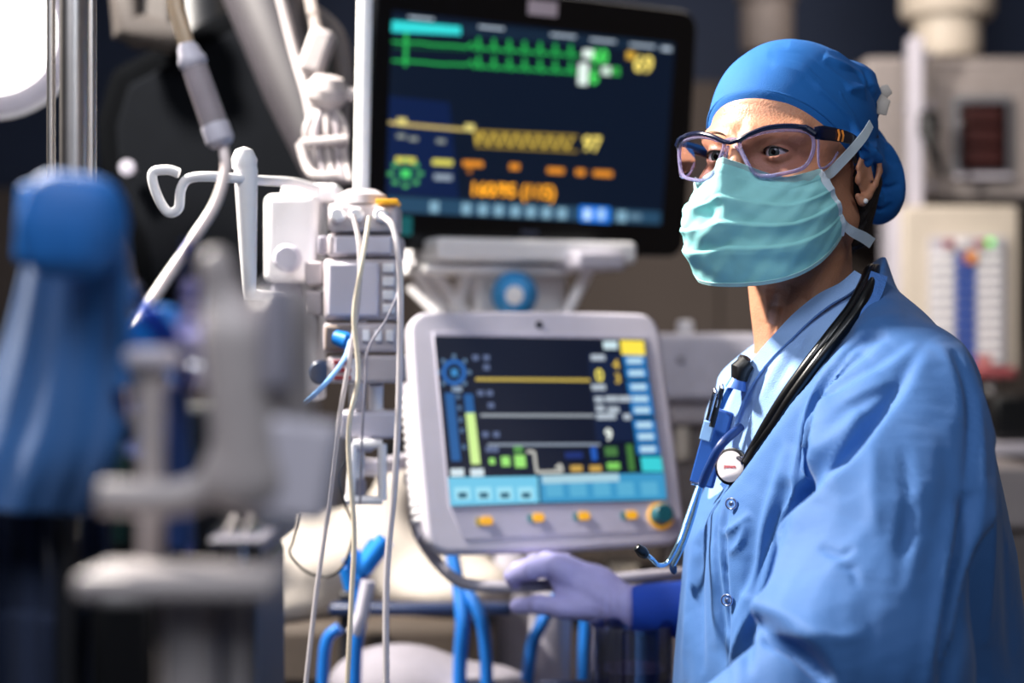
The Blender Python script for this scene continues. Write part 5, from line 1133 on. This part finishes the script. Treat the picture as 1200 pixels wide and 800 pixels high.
c = hit(f_all, 858, 546, .006, 1.3, 2.2)-(0, .006, 0); axd = np.array((-.62, -.75, .1)); axd /= np.linalg.norm(axd)
MB(so_).lathe(c, [(.001, -.009), (.012, -.008), (.0185, 0), (.0185, .004), (.016, .005)], axis=axd, n=40).build('chestpiece_rim', Mrub, t)
MB(so_).lathe(c, [(.001, .0052), (.0155, .0050), (.0162, .0035)], axis=axd, n=40).build('diaphragm', mat('diaphragm_white', 'D6D0D2', .3, var=.02), t)
zz_ = Vector(tuple(axd)); yy_ = Vector((0, 0, 1)); yy_ = (yy_-zz_*yy_.dot(zz_)).normalized(); xx_ = yy_.cross(zz_)
Mx = Matrix(((xx_[0], yy_[0], zz_[0], 0), (xx_[1], yy_[1], zz_[1], 0), (xx_[2], yy_[2], zz_[2], 0), (0, 0, 0, 1))); pos = c+axd*.0056-so_
Mx.translation = Vector(tuple(pos)); text('rim_lettering', 'panam', .0052, mat('lettering_red', 'B03A44', .5), t, Mx, .0001, .0001)
MB(so_).tube([c+np.array((.004, -.001, .01)), hit(f_all, 872, 540, .007, 1.3, 2.2)], .0042, 12).build('stem', M_chrome, t)
# binaurals hanging at the front edge
PT = [(818, 570, 1.70), (806, 604, 1.69), (795, 636, 1.68), (783, 658, 1.68), (772, 662, 1.675), (764, 655, 1.67), (757, 649, 1.67)]
MB(so_).tube(smooth(wp(PT), 6), .0024, 12).build('ear_tube', mat('blue_steel', 'A8D0F0', .15, metal=.9), t)
MB(so_).tube(smooth(wp([(822, 568, 1.71), (812, 605, 1.71), (800, 640, 1.71), (788, 664, 1.72)]), 6), .0024, 12).build('ear_tube', mat('blue_steel', 'A8D0F0', .15, metal=.9), t)
MB(so_).lathe(W(752, 646, 1.67), [(.0003, .0085), (.004, .007), (.0058, 0), (.0045, -.006), (.002, -.0085)], axis=(-.7, -.2, .6), n=16).build('ear_tip', Mrub, t)
MB(so_).lathe(W(789, 666, 1.72), [(.0003, .006), (.003, .004), (.004, 0), (.003, -.005)], axis=(.2, -.2, -.9), n=16).build('ear_tip', mat('navy_tip', '16284A', .3), t)
MB(so_).tube(smooth([W(822, 568, 1.705), W(832, 545, 1.69), W(846, 520, 1.68), hit(f_all, 868, 500, .004, 1.3, 2.2)], 6), .0046, 12).build('yoke_tubing', mat('navy_tubing', '14346E', .4), t)

# ---------------- badge, pens, microphone at the chest pocket ----------------
og = W(832, 530, 1.72); t = thing('badge_holder', 'dark blue badge holder clipped at the chest front', 'badge', og)
Rm = Matrix.Rotation(R(16), 3, 'Y'); Rz = Matrix.Rotation(R(-28), 3, 'Z')
MB(og).box(W(834, 524, 1.72), (.026, .006, .080), Rz @ Rm).build('holder', mat('badge_navy_blue', '1C4E9C', .45), t, bevel=.002)
MB(og).box(W(829, 505, 1.714), (.012, .004, .02), Rz @ Rm).build('card', mat('badge_card', '7FA8D8', .4), t, bevel=.001)
MB(og).tube(wp([(826, 568, 1.705), (810, 566, 1.70)]), .0016, 8).build('clip', M_chrome, t)
MB(og).tube(smooth(wp([(845, 478, 1.71), (852, 462, 1.70), (862, 445, 1.70)]), 5), .003, 8, flat=.5).build('lanyard', mat('lanyard_blue', '3F86DC', .6), t)
for lab, a, b, m in (('dark pen clipped in front of the chest', (846, 455), (834, 500), M_dark), ('steel pen clipped beside the dark one', (838, 460), (830, 492), M_chrome)):
    o_ = W(*b, 1.705); p = thing('pen', lab, 'pen', o_); MB(o_).tube([W(*a, 1.70), W(*b, 1.705)], .0028, 12).build('barrel', m, p)
    MB(o_).lathe(W(*a, 1.70), [(.0028, 0), (.002, .004), (.001, .005)], n=12).build('button', M_chrome, p); MB(o_).tube([W(a[0]-3, a[1]+2, 1.696), W(a[0]-7, a[1]+22, 1.697)], .0008, 6).build('clip', M_chrome, p)
og = W(868, 440, 1.69); t = thing('clip_microphone', 'black clip-on device standing up behind the shirt collar', 'microphone', og)
MB(og).tube(wp([(866, 446, 1.69), (868, 432, 1.69), (876, 424, 1.69)]), [.008, .0105, .0085], 16).build('head', M_black, t)
MB(og).tube(wp([(862, 456, 1.69), (866, 442, 1.69)]), [.011, .007], 12).build('clip', mat('clip_blue', '3F6EC0', .4), t)
MB(og).lathe(W(873, 420, 1.69), [(.001, .003), (.006, .001), (.007, -.003)], n=16, axis=(.3, -.4, .8)).build('ridge', M_dark, t)
